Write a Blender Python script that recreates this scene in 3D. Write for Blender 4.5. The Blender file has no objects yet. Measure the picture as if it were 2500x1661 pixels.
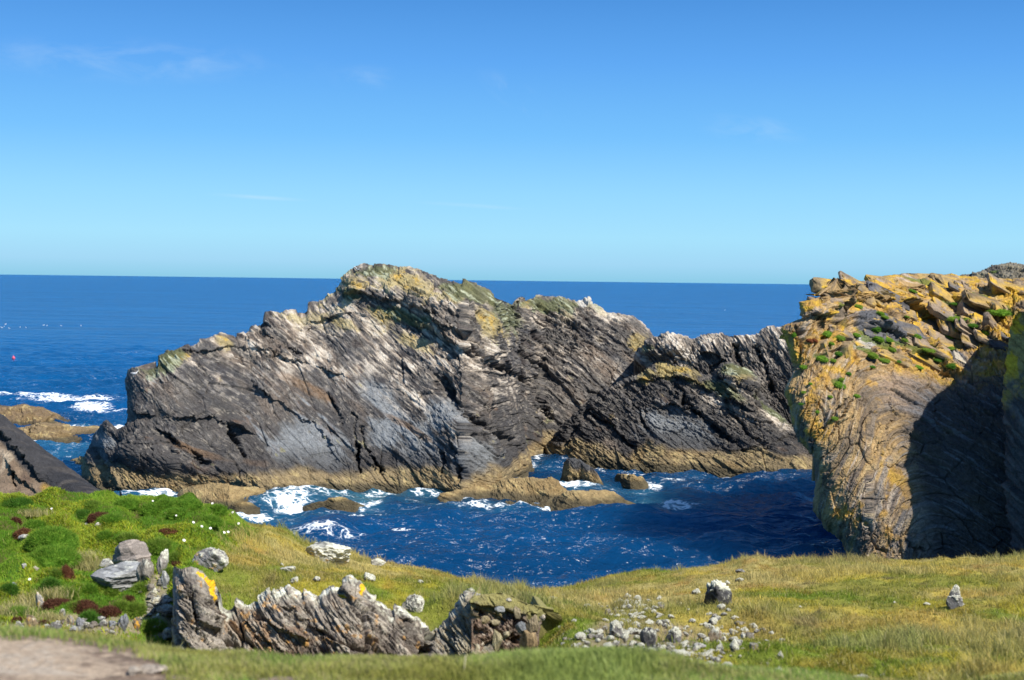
import bpy, math, random, time
import numpy as np
from mathutils import Matrix, Vector

T0 = time.time()
random.seed(7)
rng = np.random.default_rng(11)
F32 = np.float32
scene = bpy.context.scene
COL = scene.collection

# ------------------------------------------------------------------ camera
W0, H0 = 2500.0, 1661.0
LENS = 50.0
FPX = W0 * LENS / 36.0
HCAM = 18.0
PITCH = math.atan((H0 / 2 - 684.7) / FPX)
ROLL = 0.0122
cam_data = bpy.data.cameras.new("camera")
cam = bpy.data.objects.new("camera", cam_data)
COL.objects.link(cam)
RM = Matrix.Rotation(math.radians(90) - PITCH, 3, 'X') @ Matrix.Rotation(ROLL, 3, 'Z')
cam.matrix_world = Matrix.Translation((0, 0, HCAM)) @ RM.to_4x4()
cam_data.lens = LENS
cam_data.sensor_width = 36.0
cam_data.clip_start = 0.1
cam_data.clip_end = 200000
cam_data.dof.use_dof = True
cam_data.dof.focus_distance = 38.0
cam_data.dof.aperture_fstop = 2.8
scene.camera = cam
RMN = np.array(RM)

# ------------------------------------------------------------------ light, sky
SUN_DIR = Vector((0.78, -0.63, 0.0)).normalized() * math.cos(math.radians(49))
SUN_DIR.z = math.sin(math.radians(49))
SUND = np.array(SUN_DIR)
world = bpy.data.worlds.new("World")
scene.world = world
world.use_nodes = True
nt = world.node_tree
for n in list(nt.nodes):
    nt.nodes.remove(n)
wo = nt.nodes.new('ShaderNodeOutputWorld')
bg = nt.nodes.new('ShaderNodeBackground')
sky = nt.nodes.new('ShaderNodeTexSky')
sky.sky_type = 'NISHITA'
sky.sun_disc = False
sky.sun_elevation = math.radians(49)
sky.sun_rotation = math.atan2(SUN_DIR.x, SUN_DIR.y)
sky.altitude = 20
sky.air_density = 1.0
sky.dust_density = 0.4
sky.ozone_density = 1.6
bg.inputs['Strength'].default_value = 0.115


def wn(t, **kw):
    n = nt.nodes.new(t)
    for k, v in kw.items():
        setattr(n, k, v)
    return n


hs = wn('ShaderNodeHueSaturation')
hs.inputs['Saturation'].default_value = 1.22
hs.inputs['Hue'].default_value = 0.494
nt.links.new(sky.outputs[0], hs.inputs['Color'])
# elevation tint: the cyan band the photograph shows above the sea
tc = wn('ShaderNodeTexCoord')
sp = wn('ShaderNodeSeparateXYZ')
nt.links.new(tc.outputs['Generated'], sp.inputs[0])
ramp = wn('ShaderNodeValToRGB')
cr = ramp.color_ramp
KS = 0.80
cr.elements[0].position = 0.0
cr.elements[0].color = (1.75 * KS, 4.7 * KS, 6.6 * KS, 1)
cr.elements[1].position = 0.60
cr.elements[1].color = (0.25 * KS, 1.1 * KS, 3.6 * KS, 1)
for pos, c in ((0.012, (2.5, 5.3, 7.5)), (0.03, (2.7, 5.9, 8.0)), (0.06, (2.15, 5.3, 8.1)), (0.10, (1.25, 4.1, 7.9)), (0.15, (0.78, 3.0, 7.2)), (0.20, (0.45, 2.1, 5.7)), (0.32, (0.28, 1.4, 4.4))):
    e = cr.elements.new(pos)
    e.color = tuple(q * KS for q in c) + (1,)
nt.links.new(sp.outputs['Z'], ramp.inputs[0])
fac = wn('ShaderNodeMapRange'); fac.inputs[1].default_value = 0.2; fac.inputs[2].default_value = 0.75
fac.inputs[3].default_value = 0.92; fac.inputs[4].default_value = 0.25
nt.links.new(sp.outputs['Z'], fac.inputs[0])
mul = wn('ShaderNodeMix', data_type='RGBA')
nt.links.new(fac.outputs[0], mul.inputs['Factor'])
nt.links.new(hs.outputs[0], mul.inputs['A'])
nt.links.new(ramp.outputs[0], mul.inputs['B'])
last = mul.outputs['Result']


def cloud(az0, el0, raz, rel, amount, seed, sx=9.0, sz=60.0, tilt=0.0):
    """a faint cirrus wisp in the sky at an azimuth / elevation (tangents of the view direction)"""
    global last
    dv = wn('ShaderNodeMath', operation='DIVIDE')
    nt.links.new(sp.outputs['X'], dv.inputs[0]); nt.links.new(sp.outputs['Y'], dv.inputs[1])
    dz = wn('ShaderNodeMath', operation='DIVIDE')
    nt.links.new(sp.outputs['Z'], dz.inputs[0]); nt.links.new(sp.outputs['Y'], dz.inputs[1])
    def lin(o, a, b):
        m = wn('ShaderNodeMath', operation='MULTIPLY_ADD')
        nt.links.new(o, m.inputs[0]); m.inputs[1].default_value = a; m.inputs[2].default_value = b
        return m.outputs[0]
    u = lin(dv.outputs[0], 1 / raz, -az0 / raz)
    tl = lin(dv.outputs[0], tilt, -tilt * az0)
    ad = wn('ShaderNodeMath', operation='ADD'); nt.links.new(dz.outputs[0], ad.inputs[0]); nt.links.new(tl, ad.inputs[1])
    v = lin(ad.outputs[0], 1 / rel, -el0 / rel)
    cb = wn('ShaderNodeCombineXYZ')
    nt.links.new(u, cb.inputs[0]); nt.links.new(v, cb.inputs[1])
    ln = wn('ShaderNodeVectorMath', operation='LENGTH'); nt.links.new(cb.outputs[0], ln.inputs[0])
    fall = wn('ShaderNodeMapRange', interpolation_type='SMOOTHSTEP')
    fall.inputs[1].default_value = 1.0; fall.inputs[2].default_value = 0.0
    fall.inputs[3].default_value = 0.0; fall.inputs[4].default_value = 1.0
    nt.links.new(ln.outputs['Value'], fall.inputs[0])
    mp = wn('ShaderNodeCombineXYZ')
    nt.links.new(lin(dv.outputs[0], sx, seed), mp.inputs[0]); nt.links.new(lin(ad.outputs[0], sz, 0), mp.inputs[1])
    no = wn('ShaderNodeTexNoise'); no.inputs['Scale'].default_value = 1.0; no.inputs['Detail'].default_value = 6
    no.inputs['Roughness'].default_value = 0.6; no.inputs['Distortion'].default_value = 0.5
    nt.links.new(mp.outputs[0], no.inputs['Vector'])
    mr = wn('ShaderNodeMapRange'); mr.inputs[1].default_value = 0.42; mr.inputs[2].default_value = 0.75
    nt.links.new(no.outputs['Fac'], mr.inputs[0])
    pr = wn('ShaderNodeMath', operation='MULTIPLY'); nt.links.new(mr.outputs[0], pr.inputs[0]); nt.links.new(fall.outputs[0], pr.inputs[1])
    p2 = wn('ShaderNodeMath', operation='MULTIPLY'); nt.links.new(pr.outputs[0], p2.inputs[0]); p2.inputs[1].default_value = amount * .7
    mx = wn('ShaderNodeMix', data_type='RGBA')
    nt.links.new(p2.outputs[0], mx.inputs['Factor']); nt.links.new(last, mx.inputs['A'])
    mx.inputs['B'].default_value = (4.6, 5.6, 6.2, 1)
    last = mx.outputs['Result']


cloud(-0.27, 0.150, 0.16, 0.020, 0.34, 3.1, 22, 55, 0.03)
cloud(-0.105, 0.140, 0.03, 0.012, 0.25, 5.0, 30, 60)
cloud(0.0, 0.130, 0.030, 0.014, 0.40, 8.4, 34, 50, 0.5)
cloud(0.165, 0.108, 0.055, 0.012, 0.34, 1.7, 22, 60, 0.1)
cloud(-0.18, 0.056, 0.045, 0.0022, 0.45, 2.7, 8, 60, 0.05)
cloud(-0.03, 0.052, 0.05, 0.0022, 0.40, 6.2, 8, 60, 0.05)
nt.links.new(last, bg.inputs['Color'])
nt.links.new(bg.outputs[0], wo.inputs['Surface'])

sun_data = bpy.data.lights.new("sun", 'SUN')
sun_data.energy = 4.8
sun_data.angle = math.radians(0.5)
sun_data.color = (1.0, 0.95, 0.86)
sun = bpy.data.objects.new("sun", sun_data)
COL.objects.link(sun)
sun.location = (60, -40, 80)
sun.rotation_euler = SUN_DIR.to_track_quat('Z', 'Y').to_euler()
scene.view_settings.view_transform = 'Standard'
scene.view_settings.look = 'None'
scene.view_settings.gamma = 1.0
scene.view_settings.use_curve_mapping = False
scene.view_settings.exposure = 0.45
scene.cycles.max_bounces = 5
scene.cycles.diffuse_bounces = 2
scene.cycles.glossy_bounces = 2
scene.cycles.caustics_reflective = False
scene.cycles.caustics_refractive = False


# ------------------------------------------------------------------ projection helpers
def hor(px):
    return 684.7 + (np.asarray(px) - W0 / 2) * ROLL


def ray(px, py):
    px = np.asarray(px, dtype=np.float64); py = np.asarray(py, dtype=np.float64)
    px, py = np.broadcast_arrays(px, py)
    v = np.stack([px - W0 / 2, -(py - H0 / 2), np.full(px.shape, -FPX)], -1)
    return v @ RMN.T


def at(px, py, Y):
    d = ray(px, py)
    k = np.asarray(Y) / d[..., 1]
    p = d * k[..., None]
    p[..., 2] += HCAM
    return p


def at_z(px, py, z=0.0):
    d = ray(px, py)
    k = (z - HCAM) / d[..., 2]
    p = d * k[..., None]
    p[..., 2] += HCAM
    return p


def proj(p):
    q = np.asarray(p, dtype=np.float64) - np.array([0, 0, HCAM])
    c = q @ RMN
    return c[..., 0] / -c[..., 2] * FPX + W0 / 2, H0 / 2 - c[..., 1] / -c[..., 2] * FPX


# ------------------------------------------------------------------ noise helpers
VN = 64
VOL = rng.random((VN, VN, VN)).astype(F32) * 2 - 1


def vn(x, y, z):
    """periodic value noise in [-1,1]"""
    x = np.asarray(x, F32); y = np.asarray(y, F32); z = np.asarray(z, F32)
    x, y, z = np.broadcast_arrays(x, y, z)
    ix = np.floor(x).astype(np.int32); iy = np.floor(y).astype(np.int32); iz = np.floor(z).astype(np.int32)
    fx = x - ix; fy = y - iy; fz = z - iz
    fx = fx * fx * (3 - 2 * fx); fy = fy * fy * (3 - 2 * fy); fz = fz * fz * (3 - 2 * fz)
    m = VN - 1
    x0 = ix & m; x1 = (ix + 1) & m; y0 = iy & m; y1 = (iy + 1) & m; z0 = iz & m; z1 = (iz + 1) & m
    def L(a, b, t): return a + (b - a) * t
    c0 = L(L(VOL[x0, y0, z0], VOL[x1, y0, z0], fx), L(VOL[x0, y1, z0], VOL[x1, y1, z0], fx), fy)
    c1 = L(L(VOL[x0, y0, z1], VOL[x1, y0, z1], fx), L(VOL[x0, y1, z1], VOL[x1, y1, z1], fx), fy)
    return L(c0, c1, fz)


def fbm(x, y, z, o=4, g=0.5):
    s = 0; a = 1.0; f = 1.0; t = 0
    for i in range(o):
        s = s + a * vn(x * f + 17.3 * i, y * f + 5.1 * i, z * f + 9.7 * i)
        t += a; a *= g; f *= 2.03
    return s / t * 1.6


def ridged(x, y, z, o=3, g=0.5):
    s = 0; a = 1.0; f = 1.0; t = 0
    for i in range(o):
        s = s + a * (1 - 2.2 * np.abs(vn(x * f + 31.3 * i, y * f + 8.1 * i, z * f + 2.7 * i)))
        t += a; a *= g; f *= 2.1
    return s / t


HT = rng.random((6, 64, 64)).astype(F32)


def vor(x, y, seed=0):
    """2-D voronoi: F2-F1, four random numbers of the cell, offset from the cell's centre"""
    x = np.asarray(x, F32) + seed * 7.31; y = np.asarray(y, F32) + seed * 3.77
    ix = np.floor(x).astype(np.int32); iy = np.floor(y).astype(np.int32)
    f1 = np.full(x.shape, 9, F32); f2 = np.full(x.shape, 9, F32)
    bx = np.zeros(x.shape, np.int32); by = np.zeros(x.shape, np.int32)
    ox = np.zeros(x.shape, F32); oy = np.zeros(x.shape, F32)
    for dx in (-1, 0, 1):
        for dy in (-1, 0, 1):
            cx = (ix + dx) & 63; cy = (iy + dy) & 63
            ux = x - (ix + dx + HT[0, cx, cy]); uy = y - (iy + dy + HT[1, cx, cy])
            d = np.sqrt(ux * ux + uy * uy)
            n = d < f1
            f2 = np.where(n, f1, np.minimum(f2, d))
            f1 = np.where(n, d, f1)
            bx = np.where(n, cx, bx); by = np.where(n, cy, by)
            ox = np.where(n, ux, ox); oy = np.where(n, uy, oy)
    return f2 - f1, HT[2, bx, by], HT[3, bx, by], HT[4, bx, by], HT[5, bx, by], ox, oy


def sst(a, b, x):
    t = np.clip((x - a) / (b - a), 0, 1)
    return t * t * (3 - 2 * t)


def mixc(c, col, m):
    return c + (np.array(col, F32) - c) * np.clip(m, 0, 1)[..., None]


def seg_dist(px, py, poly):
    """distance to a polyline and signed side (positive above / left->right lines)"""
    best = np.full(px.shape, 1e9, F32); side = np.zeros(px.shape, F32); tt = np.zeros(px.shape, F32)
    n = len(poly) - 1
    for i in range(n):
        ax, ay = poly[i]; bx, by = poly[i + 1]
        vx, vy = bx - ax, by - ay
        l2 = vx * vx + vy * vy + 1e-9
        t = np.clip(((px - ax) * vx + (py - ay) * vy) / l2, 0, 1)
        qx = px - (ax + t * vx); qy = py - (ay + t * vy)
        d = np.sqrt(qx * qx + qy * qy)
        m = d < best
        best = np.where(m, d, best)
        side = np.where(m, np.sign(vx * qy - vy * qx), side)
        tt = np.where(m, (i + t) / n, tt)
    return best, side, tt


# ------------------------------------------------------------------ object helpers
def mesh_obj(name, V, Fq, mat, color=None, smooth=True, parent=None, attrs=None):
    V = np.ascontiguousarray(V, F32).reshape(-1, 3)
    me = bpy.data.meshes.new(name)
    me.vertices.add(len(V))
    me.vertices.foreach_set('co', V.ravel())
    faces = [f for f in (Fq if isinstance(Fq, (list, tuple)) else [Fq]) if f is not None and len(f)]
    loops = np.concatenate([f.ravel() for f in faces]).astype(np.int32)
    tot = np.concatenate([np.full(len(f), f.shape[1], np.int32) for f in faces])
    start = np.concatenate([[0], np.cumsum(tot)[:-1]]).astype(np.int32)
    me.loops.add(len(loops)); me.loops.foreach_set('vertex_index', loops)
    me.polygons.add(len(tot)); me.polygons.foreach_set('loop_start', start); me.polygons.foreach_set('loop_total', tot)
    me.update(calc_edges=True)
    me.validate()
    me.polygons.foreach_set('use_smooth', np.full(len(me.polygons), bool(smooth)))
    if color is not None:
        a = me.color_attributes.new('tint', 'FLOAT_COLOR', 'POINT')
        c = np.ones((len(V), 4), F32); c[:, :3] = np.clip(color, 0, 1).reshape(-1, 3)
        a.data.foreach_set('color', c.ravel())
    for k, v in (attrs or {}).items():
        a = me.attributes.new(k, 'FLOAT', 'POINT')
        a.data.foreach_set('value', np.ascontiguousarray(v, F32).ravel())
    if mat is not None:
        me.materials.append(mat)
    o = bpy.data.objects.new(name, me)
    COL.objects.link(o)
    if parent is not None:
        o.parent = parent
    return o


def tag(o, label=None, cat=None, group=None, kind=None):
    if label: o['label'] = label
    if cat: o['category'] = cat
    if group: o['group'] = group
    if kind: o['kind'] = kind
    return o


def grid_faces(nr, nc, mask=None):
    i = np.arange(nr * nc).reshape(nr, nc)
    f = np.stack([i[:-1, :-1], i[:-1, 1:], i[1:, 1:], i[1:, :-1]], -1)
    if mask is not None:
        f = f[mask]
    return f.reshape(-1, 4)


def compact(V, F, *arrs):
    used = np.unique(F)
    mp = np.full(len(V), -1, np.int64); mp[used] = np.arange(len(used))
    return (V[used], mp[F]) + tuple(a[used] for a in arrs)


# ------------------------------------------------------------------ materials
def new_mat(name):
    m = bpy.data.materials.new(name)
    m.use_nodes = True
    b = m.node_tree.nodes['Principled BSDF']
    return m, m.node_tree, b


def rock_material(name, scale=1.0, bump=0.6, rough=0.85, spec=0.25, dist=0.05, speck=0.35):
    m, t, b = new_mat(name)
    L = t.links.new
    at_ = t.nodes.new('ShaderNodeAttribute'); at_.attribute_name = 'tint'
    co = t.nodes.new('ShaderNodeTexCoord')
    n1 = t.nodes.new('ShaderNodeTexNoise'); n1.inputs['Scale'].default_value = 2.2 * scale; n1.inputs['Detail'].default_value = 9; n1.inputs['Roughness'].default_value = 0.68
    n2 = t.nodes.new('ShaderNodeTexNoise'); n2.inputs['Scale'].default_value = 9 * scale; n2.inputs['Detail'].default_value = 6; n2.inputs['Roughness'].default_value = 0.7
    for n in (n1, n2):
        L(co.outputs['Object'], n.inputs['Vector'])
    r = t.nodes.new('ShaderNodeMapRange'); r.inputs[1].default_value = 0.3; r.inputs[2].default_value = 0.7
    r.inputs[3].default_value = 1 - speck; r.inputs[4].default_value = 1 + speck
    L(n1.outputs['Fac'], r.inputs[0])
    r2 = t.nodes.new('ShaderNodeMapRange'); r2.inputs[1].default_value = 0.3; r2.inputs[2].default_value = 0.7
    r2.inputs[3].default_value = 1 - speck * 0.8; r2.inputs[4].default_value = 1 + speck * 0.8
    L(n2.outputs['Fac'], r2.inputs[0])
    mm = t.nodes.new('ShaderNodeMath'); mm.operation = 'MULTIPLY'; L(r.outputs[0], mm.inputs[0]); L(r2.outputs[0], mm.inputs[1])
    mx = t.nodes.new('ShaderNodeVectorMath'); mx.operation = 'SCALE'
    L(at_.outputs['Color'], mx.inputs[0]); L(mm.outputs[0], mx.inputs['Scale'])
    L(mx.outputs[0], b.inputs['Base Color'])
    b.inputs['Roughness'].default_value = rough
    b.inputs['Specular IOR Level'].default_value = spec
    bp = t.nodes.new('ShaderNodeBump'); bp.inputs['Strength'].default_value = bump; bp.inputs['Distance'].default_value = dist
    ad = t.nodes.new('ShaderNodeMath'); ad.operation = 'MULTIPLY_ADD'
    L(n2.outputs['Fac'], ad.inputs[0]); ad.inputs[1].default_value = 0.5; L(n1.outputs['Fac'], ad.inputs[2])
    L(ad.outputs[0], bp.inputs['Height'])
    L(bp.outputs[0], b.inputs['Normal'])
    return m


M_cliff = rock_material('gneiss', 1.0, 0.8, dist=0.18)
M_fold = rock_material('folded_gneiss', 1.6, 0.9, dist=0.16)
M_near = rock_material('lichened_rock', 14.0, 0.8, dist=0.012, speck=0.45)
M_stone = rock_material('stone', 30.0, 0.8, dist=0.008, speck=0.4)


def leaf_material(name, rough=0.6, trans=0.4):
    m, t, b = new_mat(name)
    L = t.links.new
    at_ = t.nodes.new('ShaderNodeAttribute'); at_.attribute_name = 'tint'
    out = t.nodes['Material Output']
    df = t.nodes.new('ShaderNodeBsdfDiffuse'); tr = t.nodes.new('ShaderNodeBsdfTranslucent')
    ms = t.nodes.new('ShaderNodeMixShader'); ms.inputs[0].default_value = trans
    no = t.nodes.new('ShaderNodeTexNoise'); no.inputs['Scale'].default_value = 3.0; no.inputs['Detail'].default_value = 4
    co = t.nodes.new('ShaderNodeTexCoord'); L(co.outputs['Object'], no.inputs['Vector'])
    r = t.nodes.new('ShaderNodeMapRange'); r.inputs[1].default_value = 0.3; r.inputs[2].default_value = 0.7; r.inputs[3].default_value = 0.75; r.inputs[4].default_value = 1.25
    L(no.outputs['Fac'], r.inputs[0])
    sc = t.nodes.new('ShaderNodeVectorMath'); sc.operation = 'SCALE'; L(at_.outputs['Color'], sc.inputs[0]); L(r.outputs[0], sc.inputs['Scale'])
    L(sc.outputs[0], df.inputs['Color']); L(sc.outputs[0], tr.inputs['Color'])
    L(df.outputs[0], ms.inputs[1]); L(tr.outputs[0], ms.inputs[2]); L(ms.outputs[0], out.inputs['Surface'])
    t.nodes.remove(b)
    return m


M_grass = leaf_material('grass_blades')
M_soil = rock_material('soil', 8.0, 0.7, rough=0.95, spec=0.05, dist=0.03, speck=0.3)


def plain(name, col, rough=0.6):
    m, t, b = new_mat(name)
    n = t.nodes.new('ShaderNodeTexNoise'); n.inputs['Scale'].default_value = 12
    r = t.nodes.new('ShaderNodeMix'); r.data_type = 'RGBA'
    r.inputs['A'].default_value = tuple(c * 0.85 for c in col) + (1,)
    r.inputs['B'].default_value = tuple(min(1, c * 1.1) for c in col) + (1,)
    t.links.new(n.outputs['Fac'], r.inputs['Factor'])
    t.links.new(r.outputs['Result'], b.inputs['Base Color'])
    b.inputs['Roughness'].default_value = rough
    return m


# ------------------------------------------------------------------ sea
def sea_material():
    m, t, b = new_mat('sea_water')
    L = t.links.new
    co = t.nodes.new('ShaderNodeTexCoord')
    def noise(scale, sx=1, sy=1, detail=3, rough=0.55):
        mp = t.nodes.new('ShaderNodeMapping'); mp.inputs['Scale'].default_value = (sx, sy, 1)
        mp.inputs['Rotation'].default_value = (0, 0, math.radians(12))
        L(co.outputs['Object'], mp.inputs['Vector'])
        n = t.nodes.new('ShaderNodeTexNoise'); n.inputs['Scale'].default_value = scale; n.inputs['Detail'].default_value = detail
        n.inputs['Roughness'].default_value = rough
        L(mp.outputs[0], n.inputs['Vector'])
        return n.outputs['Fac']
    fo = t.nodes.new('ShaderNodeAttribute'); fo.attribute_name = 'foam'
    tq = t.nodes.new('ShaderNodeAttribute'); tq.attribute_name = 'aerated'
    # normals: three wave sizes
    b1 = t.nodes.new('ShaderNodeBump'); b1.inputs['Strength'].default_value = 0.9; b1.inputs['Distance'].default_value = 1.1
    L(noise(0.30, 0.8, 1.5, 5, 0.62), b1.inputs['Height'])
    b2 = t.nodes.new('ShaderNodeBump'); b2.inputs['Strength'].default_value = 0.8; b2.inputs['Distance'].default_value = 0.12
    L(noise(1.6, 0.8, 1.4, 4), b2.inputs['Height']); L(b1.outputs[0], b2.inputs['Normal'])
    b3 = t.nodes.new('ShaderNodeBump'); b3.inputs['Strength'].default_value = 0.9; b3.inputs['Distance'].default_value = 16.0
    L(noise(0.022, 0.6, 1.6, 4), b3.inputs['Height']); L(b2.outputs[0], b3.inputs['Normal'])
    b4 = t.nodes.new('ShaderNodeBump'); b4.inputs['Strength'].default_value = 1.0; b4.inputs['Distance'].default_value = 5.0
    L(noise(0.075, 0.7, 1.8, 5, 0.65), b4.inputs['Height']); L(b3.outputs[0], b4.inputs['Normal'])
    # colour of the water body with slow patches
    mx = t.nodes.new('ShaderNodeMix'); mx.data_type = 'RGBA'
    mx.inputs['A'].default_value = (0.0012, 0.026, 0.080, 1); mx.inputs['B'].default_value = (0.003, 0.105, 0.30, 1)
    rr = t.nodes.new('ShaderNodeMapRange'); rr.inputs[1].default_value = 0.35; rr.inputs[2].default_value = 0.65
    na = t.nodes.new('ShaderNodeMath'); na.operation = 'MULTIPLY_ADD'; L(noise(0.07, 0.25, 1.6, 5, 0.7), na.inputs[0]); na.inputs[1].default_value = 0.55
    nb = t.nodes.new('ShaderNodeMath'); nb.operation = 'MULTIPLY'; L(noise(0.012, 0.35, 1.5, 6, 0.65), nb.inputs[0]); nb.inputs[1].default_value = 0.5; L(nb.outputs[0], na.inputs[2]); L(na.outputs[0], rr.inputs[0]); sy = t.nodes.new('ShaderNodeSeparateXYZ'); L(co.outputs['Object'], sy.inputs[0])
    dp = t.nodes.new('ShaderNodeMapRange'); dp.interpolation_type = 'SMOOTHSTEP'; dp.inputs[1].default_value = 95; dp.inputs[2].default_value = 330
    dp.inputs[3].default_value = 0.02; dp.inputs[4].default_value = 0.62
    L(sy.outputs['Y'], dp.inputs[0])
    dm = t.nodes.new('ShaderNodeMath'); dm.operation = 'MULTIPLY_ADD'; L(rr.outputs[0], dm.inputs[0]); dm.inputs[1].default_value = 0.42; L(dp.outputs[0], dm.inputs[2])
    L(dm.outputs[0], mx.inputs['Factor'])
    m2 = t.nodes.new('ShaderNodeMix'); m2.data_type = 'RGBA'; L(tq.outputs['Fac'], m2.inputs['Factor'])
    L(mx.outputs['Result'], m2.inputs['A']); m2.inputs['B'].default_value = (0.045, 0.19, 0.27, 1)
    # foam: mask against fine noise
    fn = noise(1.5, 0.7, 1.3, 8, 0.72)
    vo = t.nodes.new('ShaderNodeTexVoronoi'); vo.feature = 'DISTANCE_TO_EDGE'; vo.inputs['Scale'].default_value = 1.1
    nv_ = t.nodes.new('ShaderNodeTexNoise'); nv_.inputs['Scale'].default_value = 0.9; nv_.inputs['Detail'].default_value = 4
    L(co.outputs['Object'], nv_.inputs['Vector'])
    vv = t.nodes.new('ShaderNodeMix'); vv.data_type = 'RGBA'; vv.inputs['Factor'].default_value = 0.75
    vs = t.nodes.new('ShaderNodeVectorMath'); vs.operation = 'SCALE'; vs.inputs['Scale'].default_value = 2.2; L(nv_.outputs['Color'], vs.inputs[0])
    va = t.nodes.new('ShaderNodeVectorMath'); va.operation = 'ADD'; L(vs.outputs[0], va.inputs[0]); L(co.outputs['Object'], va.inputs[1])
    L(va.outputs[0], vo.inputs['Vector'])
    lace = t.nodes.new('ShaderNodeMapRange'); lace.inputs[1].default_value = 0.0; lace.inputs[2].default_value = 0.22; lace.inputs[3].default_value = 0.22; lace.inputs[4].default_value = -0.08
    L(vo.outputs['Distance'], lace.inputs[0])
    s1 = t.nodes.new('ShaderNodeMath'); s1.operation = 'ADD'; L(fn, s1.inputs[0]); L(lace.outputs[0], s1.inputs[1])
    s2 = t.nodes.new('ShaderNodeMath'); s2.operation = 'ADD'; L(s1.outputs[0], s2.inputs[0]); L(fo.outputs['Fac'], s2.inputs[1])
    fm = t.nodes.new('ShaderNodeMapRange'); fm.interpolation_type = 'SMOOTHSTEP'; fm.inputs[1].default_value = 0.98; fm.inputs[2].default_value = 1.34
    L(s2.outputs[0], fm.inputs[0])
    m3 = t.nodes.new('ShaderNodeMix'); m3.data_type = 'RGBA'; L(fm.outputs[0], m3.inputs['Factor']); L(m2.outputs['Result'], m3.inputs['A'])
    m3.inputs['B'].default_value = (0.80, 0.84, 0.86, 1)
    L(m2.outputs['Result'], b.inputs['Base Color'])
    b.inputs['Roughness'].default_value = 0.27
    b.subsurface_method = 'BURLEY'
    b.inputs['Subsurface Weight'].default_value = 1.0
    b.inputs['Subsurface Radius'].default_value = (1.0, 1.0, 1.0)
    b.inputs['Subsurface Scale'].default_value = 20.0
    df = t.nodes.new('ShaderNodeBsdfDiffuse'); L(m3.outputs['Result'], df.inputs['Color'])
    ms = t.nodes.new('ShaderNodeMixShader'); L(fm.outputs[0], ms.inputs[0]); L(b.outputs[0], ms.inputs[1]); L(df.outputs[0], ms.inputs[2])
    L(ms.outputs[0], t.nodes['Material Output'].inputs['Surface'])
    b.inputs['IOR'].default_value = 1.33
    b.inputs['Specular IOR Level'].default_value = 0.5
    L(b4.outputs[0], b.inputs['Normal'])
    return m


FOAM = [  # px, py, rx, ry, strength, turquoise
    (370, 1213, 75, 9, .75, .6), (700, 1218, 70, 12, .62, .7), (715, 1229, 45, 8, .85, .5), (800, 1205, 70, 9, .45, .8), (890, 1224, 38, 9, .78, .7), (900, 1210, 90, 8, .35, .8),
    (960, 1200, 70, 5, .5, .9), (1040, 1208, 40, 6, .45, .6), (600, 1249, 75, 11, .75, .6), (625, 1270, 70, 10, .38, .5), (720, 1248, 120, 8, .28, .3), (860, 1243, 90, 5, .42, .2), (980, 1237, 90, 4, .36, 0.1),
    (760, 1207, 60, 4, .5, .5), (1010, 1222, 40, 4, .4, .3),
    (1140, 1228, 70, 7, .62, .3), (1180, 1232, 50, 6, .5, .2), (1270, 1232, 70, 7, .75, .4), (1330, 1227, 50, 9, .7, .4), (1400, 1240, 60, 4, .6, .2), (1500, 1235, 60, 4, .55, .2), (1640, 1231, 70, 10, .72, .5), (1600, 1221, 50, 6, .4, .8), (1580, 1207, 60, 4, .4, .5), (1720, 1238, 60, 5, .4, .2),
    (1400, 1184, 60, 9, .8, .7), (1370, 1172, 30, 4, .6, .5), (1490, 1190, 60, 6, .4, .3), (1520, 1205, 80, 6, .36, .3), (1590, 1178, 35, 4, .55, .2), (1550, 1157, 60, 2.5, .55, .1), (1640, 1172, 50, 4, .48, .1), (1700, 1185, 40, 4, .48, .1), (1660, 1193, 80, 3, .4, 0), (1580, 1162, 40, 4, .38, 0),
    (1860, 1157, 45, 6, .55, .2), (1610, 1143, 30, 3, .55, 0), (1460, 1136, 20, 3, .5, 0), (1300, 1120, 25, 8, .6, .3), (1290, 1133, 35, 4, .5, .3), (1760, 1148, 40, 2, .4, 0), (1920, 1160, 40, 3, .45, 0),
    (790, 1297, 110, 5, .44, 0), (970, 1286, 45, 4.5, .6, 0), (880, 1293, 80, 4, .4, 0), (830, 1316, 90, 5, .36, 0), (1010, 1312, 90, 5, .32, 0), (1150, 1330, 110, 6, .27, 0), (1180, 1378, 90, 8, .34, 0), (1340, 1376, 90, 7, .28, 0), (1450, 1392, 120, 7, .28, 0), (1330, 1402, 80, 5, .3, 0), (1700, 1330, 160, 10, .2, 0), (1900, 1265, 120, 8, .22, 0), (2000, 1330, 120, 10, .2, 0), (1500, 1330, 160, 10, .18, 0),
    (30, 964, 150, 5, .85, 0), (170, 971, 110, 4, .75, 0), (270, 983, 60, 2.6, .5, 0), (222, 992, 48, 6.5, .85, 0), (280, 1005, 50, 2.5, .5, 0), (240, 1000, 60, 3, .4, 0), (120, 968, 180, 4, .4, 0),
    (175, 1040, 30, 5, .75, .4), (200, 1041, 50, 3, .5, .4), (120, 1083, 60, 4, .65, .2), (205, 1082, 30, 5.5, .75, .2), (160, 1090, 70, 6, .38, .4), (160, 1123, 26, 4, .7, .2), (290, 1043, 20, 9, .8, .3), (262, 1043, 30, 3, .4, .2), (140, 1105, 80, 6, .28, .3),
    (330, 860, 80, 2.2, .36, 0), (200, 848, 120, 3, .24, 0), (250, 962, 80, 3, .25, 0),
]


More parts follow.
